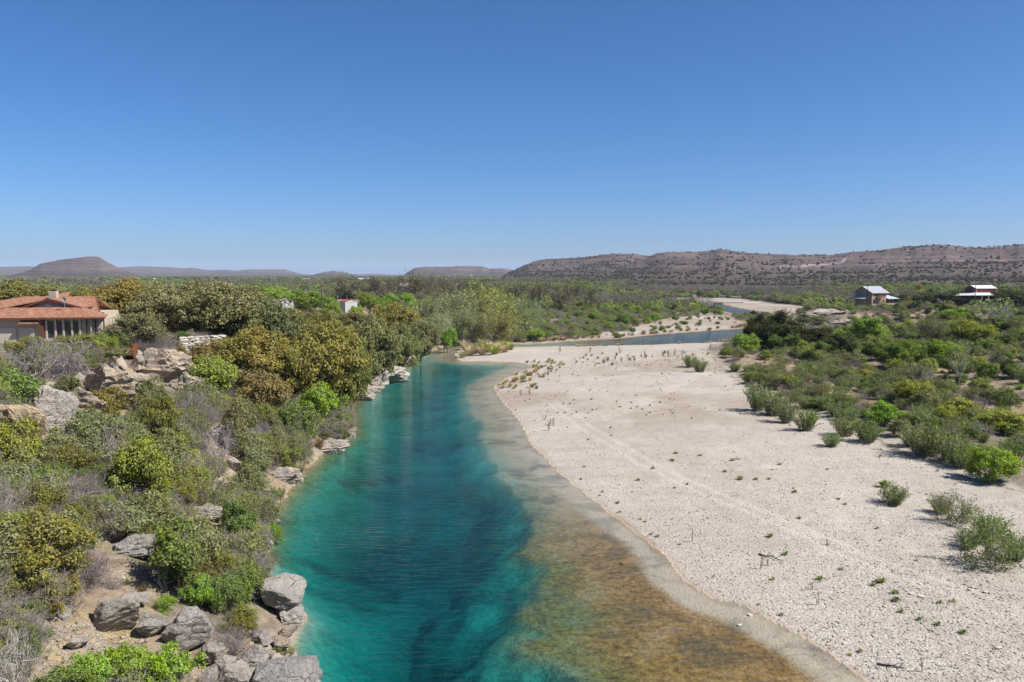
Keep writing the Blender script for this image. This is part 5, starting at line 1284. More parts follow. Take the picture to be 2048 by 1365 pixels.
LEDGES = [rock_mesh('ledge%d' % i, 720 + i, 4, 9, 0.30, 0.14) for i in range(4)]
SMALL = [rock_mesh('cobble%d' % i, 740 + i, 2, 7, 0.08) for i in range(4)]
def rock(name, px, base, wpx, hpx, label, var=0, cat='boulder', col=(1, 1, 1), depthf=0.85, rz=0.0, tilt=(0, 0), lib=ROCKS, sink=0.3, group=None):
    q = ground(px, base); s = q[1] / FPX; w, h = wpx * s * 0.56, hpx * s * 0.60
    o = obj(name, lib[var % len(lib)]); o.location = (q[0], q[1] + w * 0.3, q[2] + h * (1 - sink)); o.scale = (w, w * depthf, h); o.rotation_euler = (tilt[0], tilt[1], rz); o.color = (*col, 1)
    tag(o, label, cat, group); return o
for a in [
    (215, 1275, 120, 92, 'big leaning grey boulder on the bare dirt at lower left', 0, 'boulder', (1.08, 1.03, 0.95), 0.8, 0.3, (0.1, -0.35)),
    (375, 1310, 105, 105, 'big cracked grey boulder right of the leaning one', 1, 'boulder', (1.02, 1.0, 0.98), 0.8, 0.9, (0.15, 0.25)),
    (300, 1275, 80, 40, 'low flat boulder between the two big ones', 2, 'boulder', (1.0, 0.97, 0.92), 0.9, 1.7),
    (562, 1235, 112, 80, 'big pitted grey rock jutting into the river', 3, 'boulder', (1.12, 1.1, 1.06), 0.9, 0.2, (0, 0.1)),
    (580, 1250, 80, 46, 'pale rock at the foot of the jutting river rock', 0, 'boulder', (1.15, 1.12, 1.08), 0.9, 2.2),
    (572, 1278, 46, 26, 'small wet rock below the jutting river rock', 1, 'boulder', (0.95, 0.85, 0.72), 0.9, 1.2),
    (556, 1300, 46, 26, 'small wet rock at the waterline, second below the jutting rock', 2, 'boulder', (0.95, 0.85, 0.72), 0.9, 0.2),
    (560, 1395, 150, 80, 'big grey boulder at the bottom edge by the water', 4, 'boulder', (0.92, 0.92, 0.95), 0.9, 0.6),
    (500, 1345, 70, 50, 'grey boulder left of the bottom edge boulder', 1, 'boulder', (1.05, 1.03, 1.0), 0.9, 2.6),
    (455, 1360, 70, 46, 'pale boulder at the bottom between bush and big rock', 2, 'boulder', (1.12, 1.06, 0.98), 0.9, 0.5),
    (430, 1330, 60, 44, 'pale boulder under the right flank of the cracked boulder', 3, 'boulder', (1.1, 1.05, 0.98), 0.9, 1.5),
    (520, 1290, 50, 34, 'grey rock above the small wet rocks', 0, 'boulder', (1.0, 0.98, 0.95), 0.9, 3.0),
    (442, 888, 46, 36, 'pale round boulder in bare brush on the mid slope', 1, 'boulder', (1.1, 1.02, 0.98), 0.9, 0.4),
    (466, 942, 32, 28, 'pale boulder under the small dark trunked tree', 2, 'boulder', (1.15, 1.08, 0.98), 0.9, 1.1),
    (532, 1100, 36, 22, 'small pale rock at the waterline below the tan grass', 3, 'boulder', (1.1, 1.06, 1.0), 0.9, 0.9),
    (480, 1375, 70, 40, 'pale boulder at the bottom edge left of the big grey one', 4, 'boulder', (1.15, 1.1, 1.02), 0.9, 0.3),
    (415, 1375, 60, 40, 'cream boulder at the bottom edge below the cracked boulder', 0, 'boulder', (1.18, 1.1, 0.98), 0.9, 2.1),
    (535, 1325, 44, 28, 'cream stone between the wet rocks and the big grey boulder', 3, 'boulder', (1.15, 1.05, 0.92), 0.9, 1.9),
    (260, 1215, 60, 30, 'pale rock behind the leaning boulder', 4, 'boulder', (1.12, 1.06, 0.98), 0.9, 0.7),
    (150, 1300, 50, 26, 'pale flat rock in the shade of the leaning boulder', 2, 'boulder', (1.15, 1.08, 0.98), 0.9, 1.7),
    (355, 985, 34, 20, 'grey rock in the brush on the middle slope', 0, 'boulder', (0.95, 0.95, 0.95), 0.9, 0.9)]:
    rock('boulder', *a)
for a in [
    (98, 870, 62, 120, 'upright pale rock slab at left with an overhang below', 3, 'rock face', (1.2, 1.14, 1.08), 0.5, 0.9, (0.2, 0.1)),
    (205, 805, 110, 80, 'broad tan cliff face below the rock arch', 1, 'rock face', (1.2, 1.06, 0.88), 0.5, -0.2, (0.35, 0)),
    (165, 840, 70, 60, 'tan cliff face below left of the broad one', 2, 'rock face', (1.2, 1.06, 0.88), 0.5, -0.1, (0.35, 0)),
    (255, 785, 70, 46, 'tan cliff face right under the rock arch', 3, 'rock face', (1.18, 1.05, 0.9), 0.5, 0.1, (0.3, 0)),
    (322, 765, 90, 66, 'tan broken cliff right of the rock arch', 0, 'rock face', (1.18, 1.06, 0.9), 0.5, 0.3, (0.35, 0)),
    (365, 790, 60, 44, 'pale rock strip below the broken cliff', 1, 'rock face', (1.15, 1.06, 0.94), 0.5, 0.3, (0.3, 0)),
    (270, 1115, 110, 40, 'slanting grey rock ledge above the airy green shrub', 2, 'rock ledge', (1.0, 0.99, 0.98), 0.6, 0.15, (0.15, -0.2)),
    (410, 1035, 60, 24, 'small pale ledge in brush left of the waterline', 3, 'rock ledge', (1.08, 1.04, 1.0), 0.6, 0.1),
    (570, 965, 50, 30, 'pale ledge at the waterline at the lower bend', 0, 'rock ledge', (1.1, 1.03, 0.95), 0.7, 0.5),
    (655, 905, 70, 28, 'white ledge along the waterline under grass', 1, 'rock ledge', (1.15, 1.08, 1.0), 0.6, 0.6),
    (722, 800, 50, 34, 'small rocky ledge below the bright green bush', 2, 'rock ledge', (1.05, 1.0, 0.95), 0.7, 0.4),
    (720, 780, 80, 50, 'steep end of the rock shelf by the water', 3, 'rock ledge', (1.1, 1.04, 0.98), 0.7, 0.5),
    (760, 764, 90, 34, 'pale rock shelf jutting into the river at the bend', 0, 'rock shelf', (1.25, 1.18, 1.1), 0.9, 0.3),
    (805, 722, 34, 40, 'pale bank cliff by the water beyond the rock shelf', 1, 'rock face', (1.2, 1.08, 0.92), 0.6, 0.6),
    (845, 702, 26, 28, 'small pale bank cliff where the river turns', 2, 'rock face', (1.2, 1.1, 0.96), 0.6, 0.6),
    (1665, 632, 70, 12, 'white broken ledge along the top of the rocky river point', 0, 'rock ledge', (1.2, 1.12, 1.05), 0.5, 0.1),
    (1690, 648, 50, 10, 'lower white ledge on the rocky river point', 1, 'rock ledge', (1.2, 1.12, 1.05), 0.5, -0.1),
    (1625, 640, 50, 14, 'dark broken ledge at the left of the rocky river point', 2, 'rock ledge', (0.7, 0.64, 0.6), 0.5, 0.2),
    (20, 900, 90, 120, 'yellowish rubble cliff behind the dark stemmed tree', 3, 'rock face', (1.25, 1.05, 0.76), 0.5, 0.2, (0.3, 0))]:
    k_ = 1.18 if a[6] == 'rock face' else 1.1
    a = (a[0], a[1], a[2] * k_, a[3] * k_) + a[4:7] + (tuple(v * (1.14 if a[6] == 'rock face' else 1.0) for v in a[7]),) + a[8:]
    rock('rock_outcrop', *a, lib=LEDGES, sink=0.6)
for i, (px, b, w) in enumerate([(1500, 1233, 12), (1480, 1252, 12), (1843, 1195, 14), (1950, 1180, 15), (1825, 1190, 14), (1972, 1186, 12), (1944, 1182, 14), (1770, 1215, 12), (1690, 1290, 12), (1998, 1300, 14), (1583, 851, 9), (1840, 1170, 10), (1905, 1290, 10), (1750, 1275, 10), (2020, 1225, 12)]):
    rock('cobble', px, b, w, w * 0.32, 'large white stone lying on the lower gravel bar', i, 'stone', (1.7, 1.64, 1.56), 0.9, i * 0.7, lib=SMALL, group='large stones on the gravel bar', sink=0.4)
for i in range(46):
    gx = np.random.default_rng(800 + i); yy = gx.uniform(34, 110); xx = xs_left(yy) - gx.uniform(-0.5, 16)
    w = gx.uniform(0.35, 1.1)
    if xx < -0.66 * yy: continue
    o = obj('rock', SMALL[i % 4] if w < 0.6 else ROCKS[i % 5]); o.location = (xx, yy, hz(xx, yy) + w * 0.15); o.scale = (w, w * gx.uniform(0.6, 1), w * gx.uniform(0.4, 0.8)); o.rotation_euler = (gx.normal() * 0.3, gx.normal() * 0.3, gx.uniform(0, 6)); f = gx.uniform(0.95, 1.2); o.color = (f, f * 0.97, f * 0.9, 1)
    tag(o, 'loose limestone rock among the shrubs of the left bluff', 'rock', 'loose rocks on the left bluff'); AUTO.append((o, 'loose pale rock', xx, yy, o.location.z, 9.0 * yy / FPX))
# cobbles and pebbles nobody could count, real stones in one mesh each
def stones(name, label, x, y, s, parent_kind='stuff', col=(1.25, 1.2, 1.15)):
    gg_ = np.random.default_rng(len(x)); n = len(x); z = land(x, y)
    O = np.array([[1, 0, 0], [0, 1, 0], [-1, 0, 0], [0, -1, 0], [0, 0, 1], [0, 0, -1]], float)
    V = O[None] * (1 + gg_.uniform(-0.3, 0.3, (n, 6, 1))); a = gg_.uniform(0, 6.283, n); c, sn = np.cos(a)[:, None], np.sin(a)[:, None]
    V[:, 4, :2] += gg_.uniform(-0.3, 0.3, (n, 2))
    V = V * (s[:, None, None] * np.stack([np.ones(n), gg_.uniform(0.6, 0.95, n), gg_.uniform(0.22, 0.45, n)], 1)[:, None, :])
    X = V[..., 0] * c - V[..., 1] * sn + x[:, None]; Y = V[..., 0] * sn + V[..., 1] * c + y[:, None]; Z = V[..., 2] + (z + s * 0.02)[:, None]
    F = np.array([[0, 1, 4], [1, 2, 4], [2, 3, 4], [3, 0, 4], [1, 0, 5], [2, 1, 5], [3, 2, 5], [0, 3, 5]])
    F = (np.arange(n)[:, None, None] * 6 + F[None]).reshape(-1, 3)
    o = obj(name, mesh_np(name, np.stack([X, Y, Z], -1).reshape(-1, 3), F, M['cobble'])); o.color = (*col, 1); tag(o, label, 'stones', None, 'stuff')
gg_ = np.random.default_rng(901); m = 60000
y = 1 / gg_.uniform(1 / 190, 1 / 41, m); x = gg_.uniform(-0.2, 0.68, m) * y; k = inside(x, y, BAR) & (dist_line(x, y, RIGHT_SHORE) > 0.3); x, y = x[k][:24000], y[k][:24000]
stones('gravel', 'countless white pebbles and cobbles strewn over the gravel bar', x, y, 0.03 + 0.12 * gg_.uniform(0, 1, len(x)) ** 5 + 0.0002 * y)
y = gg_.uniform(32, 110, 9000); x = xs_left(y) - gg_.uniform(-0.6, 20, 9000) ** 1.0; k = (x > -0.68 * y) & (fbm(x * 0.2, y * 0.2, 95, 3) > 0.47); x, y = x[k], y[k]
dq = ground(165, 1262); y2 = dq[1] + gg_.normal(size=2200) * 1.9; x2 = dq[0] + gg_.normal(size=2200) * 2.6; x, y = np.concatenate([x, x2]), np.concatenate([y, y2])
stones('rubble', 'pale limestone rubble on the dirt of the left bluff', x, y, 0.05 + 0.22 * gg_.uniform(0, 1, len(x)) ** 4, col=(1.15, 1.05, 0.92))
# sunken rocks in the pool
for i, (px, py, w) in enumerate([(722, 806, 34), (762, 790, 28), (705, 830, 26)]):
    q = at(px, py, -0.6); s = q[1] / FPX * w * 0.6; z = hz(q[0], q[1])
    o = obj('sunken_rock', ROCKS[i % 5]); o.location = (q[0], q[1], min(z, -0.15 - s * 0.35)); o.scale = (s, s * 0.9, s * 0.35); o.rotation_euler = (0, 0, i); o.color = (0.85, 0.78, 0.55, 1)
    tag(o, 'sunken rock showing through the clear water', 'rock', 'sunken rocks in the pool')

# ------------------------------------------------------------------ pale dry stone wall on the rim
def stone_wall():
    a, b = atd(362, 690, 108), atd(442, 672, 112); L = math.hypot(b[0] - a[0], b[1] - a[1])
    root = empty('stone_retaining_wall', (a[0], a[1], 8.6), math.atan2(b[1] - a[1], b[0] - a[0]))
    tag(root, 'pale stacked limestone retaining wall under the oaks on the rim', 'stone wall'); gg_ = np.random.default_rng(5)
    zz = 0.0; top = max(a[2], b[2]) - root.location.z + 0.2
    for r in range(20):
        h = gg_.uniform(0.22, 0.42); x = gg_.uniform(-0.3, 0.1)
        if zz + h > 5.0: break
        while x < L:
            w = gg_.uniform(0.6, 1.5); o = obj('stone', SMALL[int(gg_.integers(4))], root); o.scale = (w * 0.62, 0.5, h * 0.72); o.location = (x + w / 2, gg_.uniform(-0.1, 0.1) + zz * 0.12, zz + h / 2); f = gg_.uniform(1.1, 1.45); o.color = (f, f * 0.97, f * 0.92, 1); x += w
        zz += h
stone_wall()
def rock_arch():
    q = ground(262, 734); s = q[1] / FPX
    root = empty('rock_arch', (q[0], q[1] - 0.5, q[2] + 0.5)); tag(root, 'pale rock arch with a rusty steel sheet set in its opening', 'rock arch')
    gg_ = np.random.default_rng(9); n = 13; rx, rzz = 24 * s, 17 * s
    for k in range(n):
        w = math.pi * k / (n - 1); o = obj('stone', SMALL[k % 4], root); o.location = (-math.cos(w) * rx, 0, 0.2 + math.sin(w) * rzz); o.scale = (0.62, 0.9, 0.48); o.rotation_euler = (0, -w + math.pi / 2, 0); f = gg_.uniform(1.0, 1.25); o.color = (f, f * 0.95, f * 0.86, 1)
    m_ = MB(); m_.box(-rx * 0.9, rx * 0.9, 0.35, 0.40, 0.1, rzz * 0.8); m_.build('steel_sheet', M['rust'], root)
    m_ = MB(); m_.box(-rx, rx, -0.55, 0.25, -0.9, 0.35); c = m_.build('sill', M['stone'], root)
rock_arch()
p = atd(266, 703, 92.5); zb = hz(p[0], p[1])
e = empty('rusty_panel', (p[0], p[1], p[2])); tag(e, 'rusty folded steel panel standing on top of the rock arch', 'steel panel')
MB().box(-0.5, 0.02, 0, 0.04, -0.5, 0.75).build('sheet', M['rust'], e); m_ = MB(); m_.slab([(0.02, 0, 0.85), (0.4, 0.35, 0.9), (0.4, 0.38, 0.9), (0.02, 0.04, 0.85)], 1.3); m_.build('sheet', M['rust'], e)
MB().box(-0.03, 0.03, 0.05, 0.11, -3.0, 0.8).build('post', M['rust'], e)

# ------------------------------------------------------------------ tile roofed house on the left terrace
def tiled_house():
    Y0 = 100.0; zb = 12.6
    root = empty('tile_roofed_house', (-62, Y0, zb), R(9)); tag(root, 'long low cream house with terracotta shingle roof and stone chimney', 'house')
    X = lambda px, d: (px - 1024) / FPX * d + 62
    e1 = 4.0                                           # eaves height above floor
    # walls
    wl = MB().box(-14, 9.2, 1.2, 9, -1.6, e1 - 0.12).build('wall', M['stucco'], root)
    MB().box(-8, 6.2, 9.003, 18, -1.6, e1 + 0.2).build('wall', M['stucco'], root)
    # front window band with posts
    x0, x1 = X(77, Y0 + 1.2), X(153, Y0 + 1.2)
    xs_ = [77, 90, 107, 122, 138, 153]
    for a, b in zip(xs_[:-1], xs_[1:]):
        xa, xb = X(a + 1.2, Y0 + 1.2), X(b - 1.2, Y0 + 1.2)
        wd = MB().box(xa, xb, 1.13, 1.19, 1.35, 3.55).build('window', M['trimcream'], root)
        MB().box(xa + 0.05, xb - 0.05, 1.10, 1.127, 1.40, 3.50).build('pane', M['glass'], wd)
    for a in xs_: MB().box(X(a, Y0 + 1) - 0.11, X(a, Y0 + 1) + 0.11, 0.97, 1.09, 0.9, e1 - 0.15).build('post', M['trimcream'], root)
    MB().box(x0 - 0.2, x1 + 0.2, 0.85, 1.197, 0.95, 1.25).build('sill', M['stone'], root)
    MB().box(x0 - 0.4, x1 + 0.5, 0.9, 1.195, -1.6, 0.947).build('base_wall', M['stone'], root)
    MB().box(X(72, Y0) - .1, X(72, Y0) + .25, 0.7, 1.19, -0.6, 3.8).build('post', M['fascia'], root)
    # left bays: recessed panels under a small brown awning
    for a, b in ((2, 32), (38, 66)):
        xa, xb = X(a, Y0 + 1), X(b, Y0 + 1)
        wd = MB().box(xa, xb, 1.10, 1.19, -0.6, 2.7).build('shutter', M['trimcream'], root)
    MB().slab([(X(33, Y0), 0.3, 3.3), (X(68, Y0), 0.3, 3.3), (X(68, Y0), 1.18, 3.62), (X(33, Y0), 1.18, 3.62)], 0.12).build('awning', M['shingle'], root)
    # glazed right porch
    for k in range(5):
        xx = 7.6 + k * 0.5
        MB().box(xx, xx + 0.12, 0.75 + k * 0.05, 0.9 + k * 0.05, -1.0, e1 - 0.2).build('post', M['trimcream'] if k % 2 else M['iron'], root)
    # front hip roof
    ea = 0.45; xl, xr = -15.0, X(194, Y0)
    zt, yt = e1 + 1.15, 4.6
    tl, tr_ = X(52, Y0 + yt), X(158, Y0 + yt)
    r1 = MB().slab([(xl, ea, e1), (xr, ea, e1), (tr_, yt, zt), (tl, yt, zt), (xl + 4, yt, zt)], 0.16)
    r1.slab([(xr, ea, e1), (xr - 1.6, 7.0, e1), (tr_ - 0.4, 7.0, zt + 0.1), (tr_, yt, zt)], 0.16)
    rf = r1.build('roof', M['shingle'], root)
    MB().box(xl, xr, 0.39, 0.447, e1 - 0.24, e1 - 0.03).build('fascia', M['fascia'], rf)
    # front gable dormer
    ax, az = X(108, Y0 + yt), zt + 1.18; gl, gr = X(57, Y0 + yt), X(166, Y0 + yt)
    MB().add([(gl + .3, yt + 0.35, zt - 0.2), (gr - .3, yt + 0.35, zt - 0.2), (ax, yt + 0.35, az - 0.12)], [(0, 1, 2)]).add([(gl + .3, yt + 0.5, zt - 0.2), (gr - .3, yt + 0.5, zt - 0.2), (ax, yt + 0.5, az - 0.12)], [(2, 1, 0)]).build('gable', M['siding'], root)
    MB().box(X(85, Y0 + yt), X(132, Y0 + yt), yt + 0.22, yt + 0.33, zt + 0.03, zt + 0.15).build('trim', M['trimcream'], root)
    MB().add([(ax - 0.9, yt + 0.3, zt + 0.16), (ax + 0.3, yt + 0.3, zt + 0.16), (ax - 0.35, yt + 0.3, zt + 0.38), (ax - 0.9, yt + 0.34, zt + 0.16), (ax + 0.3, yt + 0.34, zt + 0.16), (ax - 0.35, yt + 0.34, zt + 0.38)], [(0, 1, 2), (5, 4, 3), (0, 2, 5, 3), (1, 4, 5, 2)]).build('vent', M['whitemetal'], root)
    rg = MB().slab([(gl - 0.2, yt - 0.1, zt), (ax, yt - 0.1, az), (ax, yt + 7, az), (gl - 0.2, yt + 7, zt)], 0.15).slab([(ax, yt - 0.1, az), (gr + 0.2, yt - 0.1, zt), (gr + 0.2, yt + 7, zt), (ax, yt + 7, az)], 0.15).build('gable_roof', M['shingle'], root)
    for s_, (xa, xb) in enumerate(((gl - 0.2, ax), (ax, gr + 0.2))):
        za, zc = (zt, az) if s_ == 0 else (az, zt)
        MB().slab([(xa, yt - 0.2, za + 0.02), (xb, yt - 0.2, zc + 0.02), (xb, yt - 0.105, zc + 0.02), (xa, yt - 0.105, za + 0.02)], 0.24).build('fascia', M['fascia'], rg)
    # main hip roof behind
    yr, zr = 10.5, az + 0.12
    ml, mr = X(82, Y0 + yr), X(146, Y0 + yr); xl2 = -15.4
    MB().slab([(xl2, 0.6, e1 + 0.05), (xl2 + 9.0, 1.9, e1 + 0.45), (ml + 0.5, yt, zt + 0.25), (mr, yr, zr), (ml, yr, zr)], 0.15).slab([(ml, yr, zr), (mr, yr, zr), (mr + 3, 18, e1), (xl2, 18, e1)], 0.15).slab([(xl2, 0.6, e1 + 0.05), (ml, yr, zr), (xl2, 18, e1)], 0.15).build('main_roof', M['shingle'], root)
    # right wing roof, gable end to the right
    w0, w1 = X(128, Y0 + 13), X(216, Y0 + 13); ye, yy = 7.2, 13.0
    ze, zrr = e1 + 0.45, az + 0.02
    rw = MB().slab([(X(150, Y0 + ye), ye, ze), (X(207, Y0 + ye), ye, ze), (w1, yy, zrr), (w0, yy, zrr)], 0.18).slab([(w0, yy, zrr), (w1, yy, zrr), (w1 + 0.3, 19, ze), (w0, 19, ze)], 0.18).build('wing_roof', M['shingle'], root)
    MB().slab([(X(207, Y0 + ye) + 0.02, ye, ze + 0.02), (X(207, Y0 + ye) + 0.22, ye, ze + 0.02), (w1 + 0.22, yy, zrr + 0.02), (w1 + 0.02, yy, zrr + 0.02)], 0.4).build('fascia', M['fascia'], rw)
    for k in range(4):
        t = 0.15 + k * 0.24; xx, yy2, z_ = X(207, Y0 + ye) * (1 - t) + w1 * t, ye * (1 - t) + yy * t, ze * (1 - t) + zrr * t
        MB().box(xx - 0.6, xx + 0.75, yy2 - 0.1, yy2 + 0.1, z_ - 0.65, z_ - 0.45).build('rafter', M['fascia'], rw)
    MB().box(w1 - 1.9, w1 - 1.6, 8, 17, -1.5, ze).build('wing_wall', M['siding'], root)
    # little raised roof at the back
    b0, b1 = X(160, Y0 + 18), X(190, Y0 + 18)
    MB().slab([(b0 - 0.4, 15.5, az - 0.1), (b1, 15.5, az - 0.05), (b1 - 0.8, 18.5, az + 0.55), (b0 + 0.6, 18.5, az + 0.5)], 0.25).build('back_roof', M['shingle'], root)
    # far left roof
    MB().slab([(-16.5, 8.5, e1 + 0.3), (-10.6, 8.5, e1 + 0.9), (-11.4, 13, e1 + 1.5), (-16.5, 13, e1 + 1.5)], 0.15).build('side_roof', M['siding'], root)
    # chimney of pale stone blocks
    c0, c1 = X(122.5, Y0 + 9), X(136.5, Y0 + 9); cz = az - 0.4
    ch = MB().box(c0 + .03, c1 - .03, 8.53, 9.47, cz - 0.6, cz + 1.25).build('chimney', M['stone'], root)
    gg_ = np.random.default_rng(3); zz = cz - 0.1
    for r in range(5):
        x = c0
        while x < c1 - 0.05:
            w = min(gg_.uniform(0.2, 0.4), c1 - x); MB().box(x + .01, x + w - .01, 8.46, 8.56, zz + .01, zz + .255).build('stone', M['stone'], ch); x += w
        zz += 0.27
    MB().box(c0 + 0.2, c1 - 0.2, 8.7, 9.3, cz + 1.26, cz + 1.46).build('cap', M['iron'], ch)
    # satellite dish
    dx, dz = X(139, Y0 + 4), zt + 0.45
    ds = MB(); n = 14
    ds.add([(dx + math.cos(6.283 * k / n) * 0.3, 3.2 - 0.12, dz + 0.55 + math.sin(6.283 * k / n) * 0.36) for k in range(n)] + [(dx, 3.2, dz + 0.55)], [(k, (k + 1) % n, n) for k in range(n)])
    d_ = ds.build('satellite_dish', M['dishgrey'], root); MB().cyl((dx, 3.25, dz - 0.5), (dx, 3.25, dz + 0.55), 0.03).cyl((dx, 3.2, dz + 0.4), (dx - 0.25, 2.7, dz + 0.45), 0.02).build('mast', M['dishgrey'], d_)
tiled_house()
def yard():
    f = empty('iron_fence', (-66, 97.5, 12.3)); tag(f, 'dark iron picket fence before the left wall of the tiled house', 'fence')
    for k in range(26): MB().box(k * 0.22 - 0.012, k * 0.22 + 0.012, 0, 0.024, -0.4, 1.35).build('picket', M['iron'], f)
    MB().box(0, 5.6, -0.01, 0.034, 1.2, 1.24).build('rail', M['iron'], f); MB().box(0, 5.6, -0.01, 0.034, 0.15, 0.19).build('rail', M['iron'], f)
    for k in range(4): MB().box(k * 1.86 - 0.04, k * 1.86 + 0.04, -0.03, 0.05, -0.6, 1.7).build('post', M['iron'], f)
    p_ = atd(47, 665, 98.6); a = empty('air_conditioner', (p_[0], p_[1], 12.5)); tag(a, 'grey blue box air conditioner beside the left wall of the house', 'air conditioner')
    MB().box(-0.5, 0.5, -0.4, 0.4, -0.3, 1.1).build('cabinet', M['acgrey'], a); MB().box(-0.45, 0.45, -0.43, -0.405, -0.1, 0.95).build('grille', M['dishgrey'], a)
yard()

# ------------------------------------------------------------------ two storey house and maroon barn on the right
def gable_block(root, L, Wd, e, rdg, wall, roof, over=0.5, wname='wall', rname='roof', x0=0, y0=0):
    """ridge along local x"""
    MB().add([(x0, y0, -2), (x0 + L, y0, -2), (x0 + L, y0 + Wd, -2), (x0, y0 + Wd, -2), (x0, y0, e), (x0 + L, y0, e), (x0 + L, y0 + Wd, e), (x0, y0 + Wd, e), (x0, y0 + Wd / 2, rdg), (x0 + L, y0 + Wd / 2, rdg)],
             [(0, 1, 5, 4), (2, 3, 7, 6), (1, 2, 6, 9, 5), (3, 0, 4, 8, 7), (3, 2, 1, 0), (4, 5, 9, 8), (6, 7, 8, 9)]).build(wname, wall, root)
    k = (rdg - e) / (Wd / 2)
    t = 0.14
    return MB().slab([(x0 - over, y0 - over, e - over * k + t), (x0 + L + over, y0 - over, e - over * k + t), (x0 + L + over, y0 + Wd / 2, rdg + t), (x0 - over, y0 + Wd / 2, rdg + t)], 0.1).slab(
        [(x0 - over, y0 + Wd / 2, rdg + t), (x0 + L + over, y0 + Wd / 2, rdg + t), (x0 + L + over, y0 + Wd + over, e - over * k + t), (x0 - over, y0 + Wd + over, e - over * k + t)], 0.1).build(rname, roof, root)
def right_house():
    d = 395.0; p_ = atd(1743, 607, d); root = empty('two_storey_house', (p_[0], d, p_[2]), R(28))
    root.scale = (1.15, 1.15, 1.0)
    tag(root, 'two storey tan house with galvanised metal roof and balcony', 'house')
    rf = gable_block(root, 9.6, 8.4, 5.5, 8.2, M['pinkwall'], M['metalroof'], 0.9)
    for k in range(18): MB().slab([(-0.85 + k * 0.64, -0.85, 5.18), (-0.79 + k * 0.64, -0.85, 5.18), (-0.79 + k * 0.64, 4.2, 8.40), (-0.85 + k * 0.64, 4.2, 8.40)], 0.1).build('seam', M['metalroof'], rf)
    MB().box(-0.35, 0.25, -0.4, 8.3, -2, 3.9).build('lower_block', M['pinkwall'], root)
    b = MB().box(2.2, 6.2, -1.6, -0.01, 2.6, 2.8).build('balcony', M['wood'], root)
    for k in range(13): MB().box(2.2 + k * 0.32, 2.25 + k * 0.32, -1.58, -1.53, 2.8, 3.7).build('baluster', M['wood'], b)
    MB().box(2.15, 6.25, -1.62, -1.5, 3.7, 3.8).build('rail', M['wood'], b)
    for x_ in (2.2, 4.1, 6.0): MB().box(x_, x_ + 0.2, -1.6, -1.4, -2, 5.1).build('post', M['wood'], root)
    for x_ in (2.7, 4.4): MB().box(x_, x_ + 1.0, -0.06, -0.005, 2.85, 4.9).build('door', M['glass'], root)
    for x_, z_ in ((0.6, 3.3), (7.2, 3.2), (7.2, 0.5), (0.7, 0.5)):
        w_ = MB().box(x_, x_ + 1.1, -0.07, -0.006, z_, z_ + 1.3).build('window', M['trimcream'], root); MB().box(x_ + .1, x_ + 1.0, -0.1, -0.072, z_ + .1, z_ + 1.2).build('pane', M['glass'], w_)
    for y_, z_ in ((1.2, 0.6), (6.0, 0.6), (1.6, 4.3), (5.6, 4.3)):
        w_ = MB().box(-0.42, -0.36, y_, y_ + 0.9, z_, z_ + 1.0).build('window', M['trimcream'], root); MB().box(-0.45, -0.422, y_ + .08, y_ + 0.82, z_ + .1, z_ + .9).build('pane', M['glass'], w_)
    MB().slab([(-3.6, 1.0, 2.3), (-0.36, 1.0, 3.3), (-0.36, 8.5, 3.3), (-3.6, 8.5, 2.3)], 0.12).build('lean_to_roof', M['metalroof'], root)
    for y_ in (1.1, 4.6, 8.2): MB().box(-3.5, -3.35, y_, y_ + 0.15, -2, 2.22).build('post', M['wood'], root)
    MB().slab([(9.62, -1.0, 2.1), (17, -1.0, 2.1), (15.2, 4.6, 4.0), (9.62, 4.6, 4.0)], 0.14).build('porch_roof', M['metalroof'], root)
    MB().box(9.62, 15.6, 0.2, 5, -2, 2.2).build('porch_wall', M['pinkwall'], root)
    for x_ in (10.4, 12.6, 14.6): MB().box(x_, x_ + 1.0, 0.12, 0.196, 0.2, 1.6).build('window', M['glass'], root)
right_house()
def barn():
    d = 430.0; p_ = atd(1952, 592, d); root = empty('maroon_barn', (p_[0], d, p_[2]), R(12)); tag(root, 'maroon metal barn with pale roof and white lean to roofs', 'barn')
    rf = gable_block(root, 13.0, 8.0, 3.9, 5.5, M['maroon'], M['whitemetal'], 0.25)
    MB().box(-0.12, 0.05, -0.12, 0.05, -2, 3.9).build('corner_trim', M['whitemetal'], root); MB().box(12.95, 13.12, -0.12, 0.05, -2, 3.9).build('corner_trim', M['whitemetal'], root)
    for k in range(25): MB().box(0.3 + k * 0.5, 0.36 + k * 0.5, -0.05, -0.005, -1, 3.7).build('rib', M['maroon'], root)
    MB().slab([(-4.5, -4.2, 0.4), (8.5, -4.2, 0.4), (8.5, -0.06, 1.7), (-0.8, -0.06, 1.7)], 0.12).build('lean_to_roof', M['whitemetal'], root)
    MB().slab([(-9, 1, 0.2), (-4.5, -4.2, 0.4), (-0.8, -0.06, 1.7), (-0.05, 0, 1.7), (-0.05, 8, 1.7), (-9, 8, 0.2)], 0.12).build('lean_to_roof', M['whitemetal'], root)
    for x_ in (-4.2, 0, 4.2, 8.3): MB().box(x_, x_ + 0.18, -4.1, -3.9, -2.5, 0.35).build('post', M['whitemetal'], root)
    MB().box(6, 9, -0.1, -0.052, -1, 2.6).build('door', M['maroon'], root)
barn()
